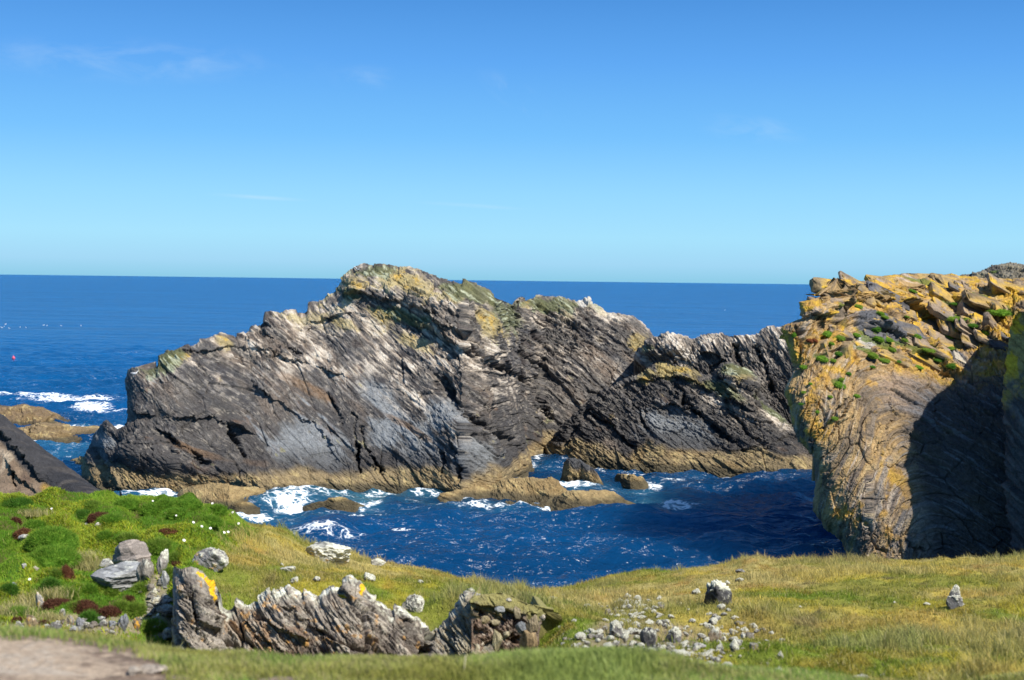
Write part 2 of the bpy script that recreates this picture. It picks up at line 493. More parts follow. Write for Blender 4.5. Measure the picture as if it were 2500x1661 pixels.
for q_ in range(14):
    FOAM.append((650 + q_ * 37, float(np.interp(650 + q_ * 37, [600, 700, 800, 950, 1060, 1130], [1206, 1204, 1201, 1204, 1210, 1217])), 26, 3, .35 + .25 * ((q_ * 7) % 3) / 2, .4))
for q_ in range(16):
    FOAM.append((1335 + q_ * 40, float(np.interp(1335 + q_ * 40, [1318, 1440, 1600, 1800, 2030], [1119, 1133, 1146, 1155, 1168])), 24, 1.8, .25 + .3 * ((q_ * 5) % 4) / 3, .1))
for q_ in range(10):
    FOAM.append((1070 + q_ * 50, 1233 + 5 * ((q_ * 3) % 3 - 1) + (6 if q_ > 6 else 0), 34, 3.5, .45 + .2 * ((q_ * 5) % 3) / 2, .4))


def build_sea():
    nc = 1150
    pxs = np.linspace(-700, 3200, nc)
    syn = np.concatenate([np.arange(1500, 960, -1.15), np.arange(960, 700, -0.9)]) - 684.7
    D = HCAM * FPX / syn
    D = np.concatenate([D, np.geomspace(D[-1] * 1.06, 60000, 60)])
    nr = len(D)
    ang = (pxs - W0 / 2) / FPX
    X = D[:, None] * ang[None, :]
    Y = np.repeat(D[:, None], nc, 1)
    h = np.zeros(X.shape)
    fade = np.clip(1 - (D - 160) / 300, 0, 1)[:, None]
    wr = np.random.default_rng(3)
    gx = 0.9 * fbm(X / 9, Y / 9, 0.3, 3); gy = 0.9 * fbm(X / 9, Y / 9, 4.3, 3)
    for i in range(26):
        lam = 1.3 * 1.105 ** i
        th = math.radians(95 + wr.normal(0, 32))
        k = 2 * math.pi / lam
        ph = k * ((X + gx * lam * .35) * math.cos(th) + (Y + gy * lam * .35) * math.sin(th)) + wr.random() * 7
        s = 1 - np.abs(np.sin(ph / 2)) * 2 if lam < 6 else np.cos(ph)
        amp = 0.034 * lam ** 0.75
        h += amp * s * np.clip((fade * 1.0), 0, 1) * (0.6 + 0.8 * vn(X / (lam * 3), Y / (lam * 3), i * 3.3))
    h += 0.20 * fbm(X / 2.0, Y / 1.1, 7.7, 5, .6) * fade
    hp = np.clip(h / 0.34, -1, 2)
    PX, PY = proj(np.stack([X, Y, np.zeros_like(X)], -1))
    foam = np.zeros(X.shape); tq = np.zeros(X.shape)
    wob = fbm(PX / 40, PY / 9, 1.1, 3)
    for (px, py, rx, ry, s, t_) in FOAM:
        rx *= 1.25; ry *= 1.3
        r0 = np.searchsorted(-PY[:, 0], -(py + ry * 2 + 40)); r1 = np.searchsorted(-PY[:, 0], -(py - ry * 2 - 60))
        r0 = max(0, r0); r1 = min(nr, r1)
        sl = slice(r0, r1)
        q = ((PX[sl] - px + 12 * wob[sl]) / rx) ** 2 + ((PY[sl] - py + ry * .5 * wob[sl]) / ry) ** 2
        g = np.exp(-q ** 1.3)
        foam[sl] = np.maximum(foam[sl], (0.16 + 0.68 * s) * g + 0.12 * np.exp(-q / 3) * (s > .4))
        tq[sl] = np.maximum(tq[sl], t_ * np.exp(-q * .7))
    foam += 0.03 * np.clip(hp - .6, 0, 1) * fade * (1 + .8 * fbm(X / 9, Y / 5, 2.2, 2))      # flecks on the sharpest crests of the cove
    h += 0.18 * np.clip(foam - .3, 0, 1) * fade
    Z = h - 0.0
    V = np.stack([X, Y, Z], -1)
    o = mesh_obj('sea', V, grid_faces(nr, nc), sea_material(), attrs={'foam': foam, 'aerated': tq})
    tag(o, kind='structure')


build_sea()

# ------------------------------------------------------------------ rock relief builder
MASS = {}


def poly(pts):
    a = np.array(pts, float)
    return a[:, 0], a[:, 1]


def strata_frame(dip, ybend=0.25):
    c, s = math.cos(math.radians(dip)), math.sin(math.radians(dip))
    da = np.array([c, 0.03, -s]); dw = np.array([s, -ybend, c]); db = np.cross(da, dw)
    return da, dw, db


def gneiss(a, b, w, S, seed=0, amp=1.0, lam=1.0, warp=1.0, an=1.0, gap=1.0, rough=1.0):
    """displacement of a jointed, layered rock in strata coordinates"""
    sd = seed * 11.7
    w = w + warp * S * 0.85 * fbm(a / (12 * S) + sd, b / (12 * S), w / (12 * S), 2)
    w = w + warp * S * 0.07 * fbm(a / (1.3 * S) + sd, b / (1.3 * S), w / (.8 * S), 2)
    a = a + S * 0.25 * fbm(a / (5 * S) + 3.1 + sd, b / (5 * S), w / (3 * S), 2)
    mod = 0.8 + 0.5 * fbm(a / (14 * S), b / (14 * S), w / (14 * S) + sd, 2)
    e1, r1, r2, r3, r4, ox, oy = vor(a / (4.2 * S * an), w / (1.6 * S), seed)
    e2, q1, q2, q3, q4, px_, py_ = vor(a / (1.3 * S * an), w / (0.5 * S), seed + 3)
    e3, s1, s2, s3, s4, tx, ty = vor(a / (0.45 * S * an), w / (0.19 * S), seed + 5)
    e4, t1, t2, t3, t4, vx, vy = vor(a / (0.20 * S * an), w / (0.085 * S), seed + 7)
    d = 0.42 * (r1 - .5) * 2 + 0.65 * ((r2 - .5) * ox + (r3 - .6) * oy)
    d = d + 0.20 * (q1 - .5) * 2 + 0.40 * ((q2 - .5) * px_ + (q3 - .55) * py_)
    d = d + 0.12 * (s1 - .5) * 2 + 0.26 * ((s2 - .5) * tx + (s3 - .55) * ty)
    d = d + 0.065 * (t1 - .5) * 2 + 0.12 * ((t2 - .5) * vx + (t3 - .55) * vy)
    d = d - 0.40 * gap * np.exp(-(e1 / (.028 * gap)) ** 2) * (r4 > .45) - 0.34 * np.exp(-(e2 / .035) ** 2) * (q4 > .45) - 0.16 * np.exp(-(e3 / .05) ** 2) * (s4 > .45)
    d = d + lam * 0.06 * vn(a * .5 / S, b * .5 / S, w * 6 / S + sd)
    d = d + 0.12 * rough * fbm(a * 2.5 / S, b * 2.5 / S, w * 3.5 / S, 5, .6)
    return (d * mod * S * amp).astype(F32), w, (r1, q1, s1)


def relief(key, top, base=None, baseY=None, setback=10.0, gexp=1.2, left=None, right=None, nu=600, nv=300, basez=-1.2,
           back=10.0, nback=26, roundl=(0, 0), roundr=(0, 0), S=1.0, seed=0, dip=35, amp=1.0, strata=None, feats=(), color=None, lam=1.0, big=(1.2, 9.0), drop=1.0, topround=0.12, ybend=.05, warp=.6, ampf=None, an=1.0, gap=1.0, rough=1.0, sided=0.0):
    """rock mass from its crest and water lines, given as image positions that are turned into real depths; returns verts, faces, colours"""
    tx, ty = poly(top)
    nside = 14
    u = np.concatenate([np.linspace(-1, 0, nside, endpoint=False), np.linspace(0, 1, nu), np.linspace(0, 1, nside + 1)[1:] + 1])
    v = np.concatenate([np.linspace(0, 1, nv), 1 + np.linspace(0, 1, nback + 1)[1:]])
    U, Vv = np.meshgrid(u, v)
    Uc = np.clip(U, 0, 1); Vc = np.clip(Vv, 0, 1)
    ou = np.maximum(-U, 0) + np.maximum(U - 1, 0); ov = np.maximum(Vv - 1, 0)
    x0, x1 = tx[0], tx[-1]
    def topf(p): return np.interp(p, tx, ty)
    if base is not None:
        bx, by = poly(base)
        def basef(p): return np.interp(p, bx, by)
        def Ybf(p): return at_z(p, basef(p), 0.0)[..., 1]
    else:
        bx, bY = poly(baseY)
        def Ybf(p): return np.interp(p, bx, bY)
        def basef(p): return hor(p) + HCAM / Ybf(p) * FPX
    # left / right outline
    pyl = basef(x0) + (topf(x0) - basef(x0)) * Vc
    L = np.full(U.shape, x0); R = np.full(U.shape, x1)
    if left is not None:
        lx, ly = poly(left); o = np.argsort(ly); L = np.interp(pyl, ly[o], lx[o])
    if right is not None:
        pyr = basef(x1) + (topf(x1) - basef(x1)) * Vc
        rx, ry = poly(right); o = np.argsort(ry); R = np.interp(pyr, ry[o], rx[o])
    PX = L + (R - L) * Uc
    Yb = Ybf(PX)
    pb = basef(PX) + (-basez) / Yb * FPX
    PY = pb + (topf(PX) - pb) * Vc
    if np.isscalar(setback):
        sb = setback
    else:
        sx_, sy_ = poly(setback); sb = np.interp(PX, sx_, sy_)
    gx_ = np.linspace(x0, x1, 600); gy_ = topf(gx_)
    kw_ = max(3, int(45 / (x1 - x0) * 600)); kk_ = np.hanning(2 * kw_ + 3); kk_ /= kk_.sum()
    gs_ = np.convolve(np.pad(gy_, kw_ + 1, mode='edge'), kk_, mode='valid')
    Vs = np.clip((pb - PY) / np.maximum(pb - np.interp(PX, gx_, gs_), 1), 0, 1.04)
    Y = Yb + sb * Vs ** gexp
    for (rp, rd), dist in ((roundl, PX - L), (roundr, R - PX)):
        if rd > 0:
            e = np.clip(1 - dist / rp, 0, 1)
            Y = Y + rd * (1 - np.sqrt(np.maximum(1 - e * e, 0)))
    e = np.clip(1 - (1 - Vc) / topround, 0, 1)
    Y = Y + sb * .12 * (1 - np.sqrt(np.maximum(1 - e * e, 0)))
    P = at(PX, PY, Y)
    # the far side: going back and down
    P[..., 1] += back * (ou + ov)
    P[..., 0] += P[..., 0] / P[..., 1] * back * (ou + ov) * 0.9
    P[..., 0] += np.where(U < 0, 1, -1) * ou * back * .15
    zc = P[..., 2]
    oc = np.maximum(ov, sided * ou)
    P[..., 2] = zc - np.maximum(zc - basez, 0) * drop * (.5 * oc + .5 * oc ** 1.6)
    gu = np.gradient(P, axis=1); gv = np.gradient(P, axis=0)
    N = np.cross(gu, gv)
    N /= np.linalg.norm(N, axis=-1, keepdims=True) + 1e-9
    # soften base normals so the layers do not fan out
    x, y, z = (P[..., i].astype(F32) for i in range(3))
    if strata is None:
        da, dw, db = strata_frame(dip, ybend)
        a = P @ da; w = P @ dw; b = P @ db
    else:
        a, b, w = strata(P, PX, PY)
    a = a.astype(F32); b = b.astype(F32); w = w.astype(F32)
    d, w2, rr = gneiss(a, b, w, S, seed, amp, lam, warp, an, gap, rough)
    if ampf is not None:
        d = d * ampf(PX, PY, z)
    d = d + big[0] * fbm(x / big[1] + seed, y / big[1], z / big[1], 3)
    mpp = np.median(Y) / FPX * 25
    pxw = PX + 9 * fbm(x / mpp, y / mpp, z / mpp, 4, .7); pyw = PY + 9 * fbm(x / mpp + 9, y / mpp, z / mpp, 4, .7)
    fmod = np.clip(.75 + .9 * fbm(x / mpp / 1.5, y / mpp / 1.5, z / mpp / 1.5 + 4, 3), .1, 1.6)
    df = np.zeros_like(d)
    for f in feats:
        kind, pts, wd, dep = f[:4]
        sel = (pxw > min(p[0] for p in pts) - 6 * wd - 60) & (pxw < max(p[0] for p in pts) + 6 * wd + 60)
        idx = np.nonzero(sel)
        dd, side, tt = seg_dist(pxw[idx], pyw[idx], pts)
        taper = np.clip(np.minimum(tt, 1 - tt) * 8, 0, 1) if len(f) < 5 else 1.0
        if kind == 'crack':
            df[idx] -= dep * np.exp(-(dd / (wd * (.35 + .55 * fmod[idx]))) ** 2) * taper * fmod[idx]
        elif kind == 'ledge':   # the side above the line (smaller py) stands forward, fading with distance
            s = -side * dd
            df[idx] += dep * sst(-1.5, 1.5, s) * np.exp(-np.maximum(s, 0) / wd) * taper * fmod[idx]
        elif kind == 'bulge':
            df[idx] += dep * np.exp(-(dd / wd) ** 2)
    keep = (1 - .65 * np.clip((ou + ov) * 3, 0, 1)) * (1 - .45 * sst(.86, 1.0, Vc))
    inner = np.minimum.reduce([np.clip((PX - L) / 25, 0.35, 1), np.clip((R - PX) / 25, .35, 1)]) if roundl[1] > 0 or roundr[1] > 0 else 1.0
    Nh = N * np.array([1, 1, .25]); Nh = Nh / (np.linalg.norm(Nh, axis=-1, keepdims=True) + 1e-6)
    P2 = P + N * (d * inner * keep)[..., None] + Nh * (df * inner * keep)[..., None]
    info = dict(x=P2[..., 0].astype(F32), y=P2[..., 1].astype(F32), z=P2[..., 2].astype(F32), a=a, b=b, w=w2, px=PX, py=PY, rr=rr, nz=N[..., 2], Vc=Vc)
    C = color(info).astype(F32)
    Fq = grid_faces(*U.shape)
    ppx, ppy = proj(P2)
    MASS.setdefault(key, []).append((P2.reshape(-1, 3), ppx.ravel(), ppy.ravel(), N.reshape(-1, 3), ((ou + ov).ravel() == 0)))
    return P2.reshape(-1, 3), Fq, C.reshape(-1, 3)


def join(parts):
    V = []; F4 = []; F3 = []; C = []; n = 0
    for v, f, c in parts:
        V.append(v); (F4 if f.shape[1] == 4 else F3).append(f + n); C.append(c); n += len(v)
    F = [np.concatenate(q) for q in (F4, F3) if q]
    return np.concatenate(V), F, np.concatenate(C)


def surf_point(key, px, py):
    """the nearest surface point of a mass seen at an image position"""
    best = None
    for (V, qx, qy, N, front) in MASS[key]:
        d = (qx - px) ** 2 + (qy - py) ** 2 + np.where(front, 0, 1e9)
        near = np.nonzero(d < 9)[0]
        i = near[np.argmin(V[near, 1])] if len(near) else np.argmin(d)
        if best is None or d[i] < best[0]:
            best = (d[i], V[i], N[i])
    return best[1], best[2]


def blob(I, px, py, rx, ry, rot=0.0):
    c, s = math.cos(math.radians(rot)), math.sin(math.radians(rot))
    dx = I['px'] - px; dy = I['py'] - py
    q = ((dx * c + dy * s) / rx) ** 2 + ((-dx * s + dy * c) / ry) ** 2
    return np.exp(-q)


def shore_rock(I, seed=0.0, pale=(), yellow=(), green=(), slate=(), rust=(), tide=2.0, palez=(7, 13), dark=1.0, tan=(.235, .178, .098), paleamt=1.0):
    """colours of the sea rocks: barnacle tan at the water, a black zone, grey-brown gneiss, bleached and lichened crests"""
    x, y, z, a, b, w = (I[k] for k in 'xyzabw')
    r1, q1, s1 = I['rr']
    n1 = fbm(x / 7 + seed, y / 7, z / 7, 3); n2 = fbm(x / 2 + seed, y / 2, z / 2, 4)
    band = vn(a * .12 + seed, b * .12, w * 1.3) * .6 + vn(a * .3, b * .3, w * 3.7 + seed) * .5
    fine = vn(a * .9, b * .9, w * 9 + seed)
    vfine = vn(a * 2.2, b * 2, w * 22 + seed) + .8 * fbm(x * 2.5, y * 2.5, z * 2.5 + seed, 3)
    C = np.empty(x.shape + (3,), F32); C[...] = (.108, .100, .092)
    C = mixc(C, (.19, .145, .11), sst(-.1, .7, band + .5 * n1) * .85)
    C = mixc(C, (.050, .050, .056), sst(.0, .5, -band + .5 * n2 + .35 * (q1 - .5)) * .85)
    C = mixc(C, (.29, .265, .24), sst(.15, .6, fine + .5 * n2 + .4 * (s1 - .5)) * .7)
    C = mixc(C, (.045, .042, .045), sst(.2, .6, -fine + .4 * n2 - .4 * (s1 - .5)) * .7)
    C = mixc(C, (.062, .058, .056), sst(12, 5.5, z + 2.2 * n1 + 1.0 * band) * sst(-.7, .5, .4 + n2 + .4 * band) * .95 * dark)
    C = mixc(C, (.19, .10, .05), sst(.55, 1.0, n2 + .5 * band) * .5)
    C = mixc(C, (.30, .265, .22), sst(.35, 1.0, vfine) * .6)
    C = mixc(C, (.050, .044, .042), sst(.3, .95, -vfine) * .6)
    for bl in slate:
        C = mixc(C, (.23, .245, .255), sst(.30, .75, blob(I, *bl) + .35 * band + .25 * n2 + .2 * fine) * .75)
    hz = z + 2.0 * n1 + 1.2 * n2
    pm = sst(palez[0], palez[1], hz)
    for bl in pale:
        pm = np.maximum(pm, blob(I, *bl) * 1.15)
    streak = .55 * band + .45 * fine + .5 * n2 + .35 * (s1 - .5) + .25 * (q1 - .5)
    C = mixc(C, (.40, .33, .26), sst(-.1, .45, streak - .28 + .42 * pm) * pm * .8 * paleamt)
    C = mixc(C, (.62, .56, .47), sst(.25, .66, streak - .12 + .26 * pm) * pm * .72 * paleamt)
    C = mixc(C, (.075, .058, .050), sst(.25, .6, -streak - .05) * pm * .6)
    hl = sst(11.5, 17, hz) * sst(.1, .6, n2 + .3 * vfine)
    C = mixc(C, (.38, .31, .14), hl * .75 * paleamt)
    for bl in yellow:
        m = sst(.40, .75, blob(I, *bl) * .95 + .4 * n2 + .25 * fine)
        C = mixc(C, (.36, .285, .12), m * .65)
        C = mixc(C, (.46, .30, .06), m * sst(.35, .9, fbm(x * 1.1, y * 1.1, z * 1.1, 3) + .3 * vfine) * .75)
    for bl in green:
        m = sst(.40, .80, blob(I, *bl) + .40 * n2 + .2 * fine)
        C = mixc(C, (.100, .110, .050), m * .85)
        C = mixc(C, (.38, .40, .28), m * sst(.35, .75, fine + .6 * n2) * .8)
    for bl in rust:
        C = mixc(C, (.21, .12, .055), sst(.4, .9, blob(I, *bl) + .4 * n2) * .5)
    zt = z + .65 * fbm(x / 3.5, y / 3.5, seed, 3) + .45 * n2 + .3 * band
    C = mixc(C, (.045, .042, .042), sst(tide + 2.6, tide + .5, zt) * sst(-.9, .5, n2 + .3) * .75)
    t = sst(tide + .55, tide - .35, zt)
    tc_ = np.empty_like(C); tc_[...] = tan
    tc_ = mixc(tc_, (.20, .135, .06), sst(-.1, .6, n2 + .4 * band) * .7)
    tc_ = mixc(tc_, (.44, .34, .16), sst(.15, .7, fine + .5 * fbm(x * 1.5, y * 1.5, z * 1.5, 2)) * .6)
    tc_ = mixc(tc_, (.05, .045, .03), sst(.55, .15, z + .2 * n2) * .8)
    C = C + (tc_ - C) * t[..., None]
    return C


# ------------------------------------------------------------------ the main stack
def build_stack():
    top = [(312, 904), (325, 897), (337, 894), (358, 898), (380, 892), (382, 869), (408, 849), (425, 852), (449, 841), (476, 835), (486, 822), (510, 818), (541, 809), (575, 817), (606, 815),
           (612, 806), (616, 800), (645, 788), (649, 763), (661, 761), (686, 767), (698, 757), (743, 760), (748, 735), (758, 731), (788, 733), (800, 716), (815, 708), (817, 700), (829, 695), (834, 677),
           (865, 663), (882, 656), (927, 656), (984, 663), (1008, 660), (1029, 665), (1049, 673), (1090, 686), (1131, 692), (1171, 704), (1196, 712), (1208, 727), (1249, 743), (1262, 727), (1269, 722),
           (1290, 727), (1310, 718), (1343, 720), (1408, 727), (1437, 727), (1446, 743), (1465, 749), (1482, 765), (1527, 769), (1559, 782), (1588, 804), (1602, 824), (1625, 870)]
    base = [(190, 1192), (430, 1206), (600, 1202), (700, 1200), (800, 1197), (950, 1200), (1060, 1206), (1130, 1212), (1200, 1200), (1240, 1160), (1275, 1128), (1330, 1112), (1625, 1108)]
    left = [(312, 904), (307, 931), (311, 955), (312, 1008), (303, 1035), (296, 1100), (290, 1250)]
    feats = [
        ('ledge', [(817, 702), (880, 716), (960, 735), (1010, 750), (1058, 772), (1070, 795), (1140, 815)], 38, 1.0),
        ('ledge', [(690, 770), (760, 780), (860, 762), (960, 775), (1040, 800), (1100, 830), (1180, 880), (1280, 930)], 40, .5),
        ('ledge', [(400, 858), (470, 850), (560, 840), (640, 850), (720, 880), (800, 900), (860, 930)], 45, .5),
        ('ledge', [(1060, 772), (1080, 800), (1120, 840), (1200, 890), (1300, 935)], 30, .5),
        ('ledge', [(320, 1000), (400, 1020), (520, 1010), (640, 1060)], 50, .7),
        ('ledge', [(560, 870), (640, 950), (700, 990), (780, 1040), (830, 1100)], 50, .35),
        ('crack', [(862, 1000), (868, 1060), (872, 1120), (880, 1150)], 6, 2.2),
        ('crack', [(880, 1030), (890, 1090), (915, 1125), (938, 1145)], 5, 1.8),
        ('crack', [(800, 960), (820, 1000), (840, 1040)], 6, 1.1),
        ('crack', [(1118, 1090), (1124, 1150), (1120, 1178)], 6, 1.0),
        ('crack', [(1095, 1050), (1110, 1090), (1122, 1120)], 5, .6),
        ('crack', [(1078, 1090), (1080, 1170)], 3, 1.0),
        ('crack', [(1325, 965), (1335, 1000), (1345, 1030)], 6, 1.3),
        ('crack', [(1110, 800), (1160, 860), (1220, 900), (1300, 935), (1340, 970)], 5, 1.0),
        ('crack', [(1075, 770), (1072, 795)], 5, 1.2),
        ('crack', [(612, 806), (680, 830), (740, 870)], 5, .8),
        ('bulge', [(1100, 1030), (1160, 1100), (1230, 1170)], 70, 1.3),
        ('bulge', [(330, 1100), (560, 1150), (650, 1180)], 40, 1.6),
        ('crack', [(1060, 900), (1090, 960), (1180, 1040), (1260, 1100)], 16, 1.3),
        ('bulge', [(900, 700), (1000, 710), (1080, 750)], 45, 1.2),
        ('crack', [(370, 1050), (430, 1080), (520, 1130)], 6, 1.0),
        ('crack', [(560, 1030), (590, 1090), (600, 1120)], 7, 1.2),
    ]
    def colr(I):
        C = shore_rock(I, 1.0,
            pale=[(720, 870, 150, 45, 15), (960, 880, 170, 55, 30), (1160, 870, 200, 70, 30), (620, 840, 60, 25, 10), (1000, 950, 60, 60, 60), (1340, 860, 130, 50, 10)  , (1110, 1050, 12, 40, -25), (470, 870, 60, 30, 20)],
            yellow=[(1010, 700, 75, 32, 25), (920, 760, 70, 18, 15), (870, 700, 40, 22, 30), (1010, 830, 70, 22, 25), (840, 790, 50, 14, 20), (550, 830, 35, 18, 30), (440, 865, 40, 14, -20), (1190, 790, 60, 30, 30), (1290, 740, 25, 20, 0), (1560, 830, 40, 30, 0)],
            green=[(1140, 715, 90, 28, 18), (920, 670, 60, 16, 0), (380, 890, 50, 26, -20), (1340, 740, 110, 22, 3), (1000, 775, 120, 20, 20), (1240, 770, 60, 40, 30), (420, 860, 50, 22, -15), (860, 720, 70, 16, 20)],
            slate=[(930, 970, 60, 40, 40), (950, 1040, 50, 60, 35), (1030, 1090, 80, 70, 40), (1150, 1120, 60, 60, 60), (1090, 1000, 60, 40, 40), (760, 1090, 110, 60, 20)],
            rust=[(760, 950, 80, 16, 30), (1000, 1040, 120, 10, 28), (620, 1130, 60, 14, 10), (500, 1100, 120, 12, 20)],
            palez=(8.0, 14), tide=1.55)
        x, y, z = I['x'], I['y'], I['z']
        m = sst(.45, .7, blob(I, 1425, 732, 22, 10, 20) + .25 * fbm(x, y, z, 2))
        return mixc(C, (.60, .57, .52), m * .7)
    p1 = relief('stack', top, base, setback=[(190, 5), (312, 7), (600, 13), (900, 17), (1200, 16), (1450, 12), (1620, 10)], gexp=1.25, left=left, nu=1250, nv=560, back=14,
                roundl=(60, 4), S=1.0, seed=1, dip=34, an=1.25, amp=.95, feats=feats, color=colr, big=(.7, 9), ampf=lambda px, py, z: 0.58 + .38 * sst(7, 13, z + 1.5 * fbm(px / 60, py / 60, 1.0, 2)))
    top2 = [(196, 1140), (200, 1133), (205, 1122), (221, 1090), (233, 1065), (245, 1045), (252, 1033), (261, 1027), (270, 1035), (278, 1043), (286, 1050), (296, 1046), (310, 1030), (360, 1020), (420, 1060), (480, 1120)]
    base2 = [(196, 1182), (233, 1186), (257, 1195), (300, 1203), (430, 1208), (480, 1208)]
    p2 = relief('stack', top2, base2, setback=5, gexp=1.1, nu=300, nv=220, back=6, roundl=(30, 3), S=.7, seed=2, dip=32, amp=.9, feats=[('crack', [(235, 1100), (250, 1150), (258, 1190)], 5, 1.0), ('crack', [(270, 1060), (290, 1110), (320, 1160)], 4, .7)], color=lambda I: shore_rock(I, 2.0, palez=(30, 40), tide=1.5, slate=[(240, 1100, 40, 60, 0)]), big=(.5, 4), roundr=(40, 3))
    V, F, C = join([p1, p2])
    o = mesh_obj('sea_stack', V, F, M_cliff, C)
    tag(o, 'huge dark layered sea stack with lichen-yellow peak rising past the horizon', 'sea stack')


def build_right_rocks():
    # ridge between the stack and the yellow cliff
    top = [(1548, 868), (1556, 850), (1580, 833), (1592, 824), (1615, 820), (1641, 817), (1665, 822), (1672, 827), (1690, 829), (1705, 824), (1727, 812), (1771, 814), (1833, 820), (1853, 815), (1862, 804), (1875, 798), (1902, 798), (1925, 790), (1980, 800)]
    p = relief('ridge', top, baseY=[(1548, 143), (1980, 139)], setback=5, gexp=1.3, left=[(1548, 868), (1546, 880), (1556, 905), (1580, 930), (1600, 1200)], nu=520, nv=400, back=9, roundl=(30, 3), S=.85, seed=3, dip=52, amp=1.1,
               feats=[('crack', [(1560, 862), (1575, 890), (1590, 905)], 9, 1.8), ('crack', [(1790, 830), (1800, 870), (1830, 930), (1850, 970)], 6, 1.6), ('ledge', [(1690, 850), (1760, 870), (1800, 900), (1860, 960)], 30, 1.0), ('crack', [(1840, 840), (1870, 900), (1890, 960)], 6, 1.3), ('bulge', [(1580, 850), (1650, 845)], 18, 1.0)],
               color=lambda I: shore_rock(I, 3.0, pale=[(1640, 850, 110, 35, 10), (1790, 850, 90, 40, 40), (1880, 830, 40, 40, 40)], green=[(1590, 850, 30, 12, 0)], palez=(7.5, 11.5), paleamt=1.25), big=(.7, 6))
    o = mesh_obj('rock_ridge', *p[:2], M_cliff, p[2])
    tag(o, 'low dark ridge of steep layered rock linking the stack to the yellow cliff', 'rock')
    # the mound in front of it
    top = [(1318, 1108), (1322, 1103), (1359, 1057), (1390, 1020), (1416, 992), (1440, 970), (1465, 950), (1494, 938), (1515, 928), (1527, 921), (1555, 905), (1580, 892), (1604, 881), (1641, 874), (1673, 880), (1710, 898), (1735, 906), (1750, 900), (1765, 892), (1785, 890), (1812, 900), (1841, 920), (1850, 950), (1886, 990), (1927, 1040), (1976, 1088), (2030, 1110)]
    base = [(1318, 1116), (1440, 1130), (1600, 1143), (1800, 1152), (2030, 1165)]
    feats = [('ledge', [(1470, 960), (1530, 930), (1600, 915), (1680, 920), (1740, 950), (1800, 985), (1850, 1010)], 26, .9), ('ledge', [(1560, 1000), (1640, 980), (1720, 1010), (1780, 1060)], 36, .7),
             ('crack', [(1640, 925), (1660, 960), (1700, 1010), (1760, 1060), (1850, 1110)], 6, 1.1), ('crack', [(1525, 930), (1520, 955), (1560, 1010), (1580, 1060)], 5, .9), ('crack', [(1440, 990), (1400, 1060), (1380, 1100)], 6, .9), ('crack', [(1420, 1000), (1500, 1050), (1560, 1110)], 5, .8),
             ('crack', [(1770, 960), (1790, 1010), (1830, 1060), (1900, 1110)], 5, .8), ('bulge', [(1780, 905), (1830, 930)], 26, 1.2), ('crack', [(1745, 905), (1765, 935), (1800, 960)], 7, 1.1)]
    p = relief('mound', top, base, setback=[(1318, 1), (1450, 5), (1640, 9), (1850, 7), (2030, 5)], gexp=1.3, nu=700, nv=330, back=6, roundl=(60, 2), S=.8, seed=4, dip=30, amp=.95, feats=feats,
               color=lambda I: shore_rock(I, 4.0, pale=[(1780, 990, 90, 25, 28), (1880, 1020, 60, 16, 38), (1500, 945, 40, 14, -25), (1800, 965, 60, 30, 40)], yellow=[(1640, 892, 75, 30, 8), (1570, 908, 50, 22, -20), (1640, 905, 60, 24, 5), (1690, 905, 40, 16, 20), (1800, 915, 30, 20, 30), (1700, 930, 60, 16, 20)], green=[(1760, 950, 90, 18, 30), (1790, 905, 50, 18, 10), (1880, 1000, 70, 10, 40)], slate=[(1650, 1050, 120, 50, 20)], palez=(14, 20), tide=1.5), big=(.8, 7))
    o = mesh_obj('rock_mound', *p[:2], M_cliff, p[2])
    tag(o, 'dark grey rock mound capped with yellow lichen beside the folded cliff', 'rock')


def skerry(name, label, top, base, setback, seed, S=.5, tide=2.4, nu=260, nv=120, dip=20, amp=.8, back=3.0, pal=(30, 40), big=(.35, 2.5), feats=(), cat='rock', group=None, tan=(.29, .21, .10), **kw):
    p = relief(name + str(seed), top, base, setback=setback, gexp=1.1, nu=nu, nv=nv, back=back, roundl=(30, 1.2), roundr=(30, 1.2), S=S, seed=seed, dip=dip, amp=amp, feats=feats, nback=18,
               color=lambda I: shore_rock(I, seed * 1.3, palez=pal, tide=tide, tan=tan, **kw), big=big)
    o = mesh_obj(name, *p[:2], M_cliff, p[2])
    return tag(o, label, cat, group)


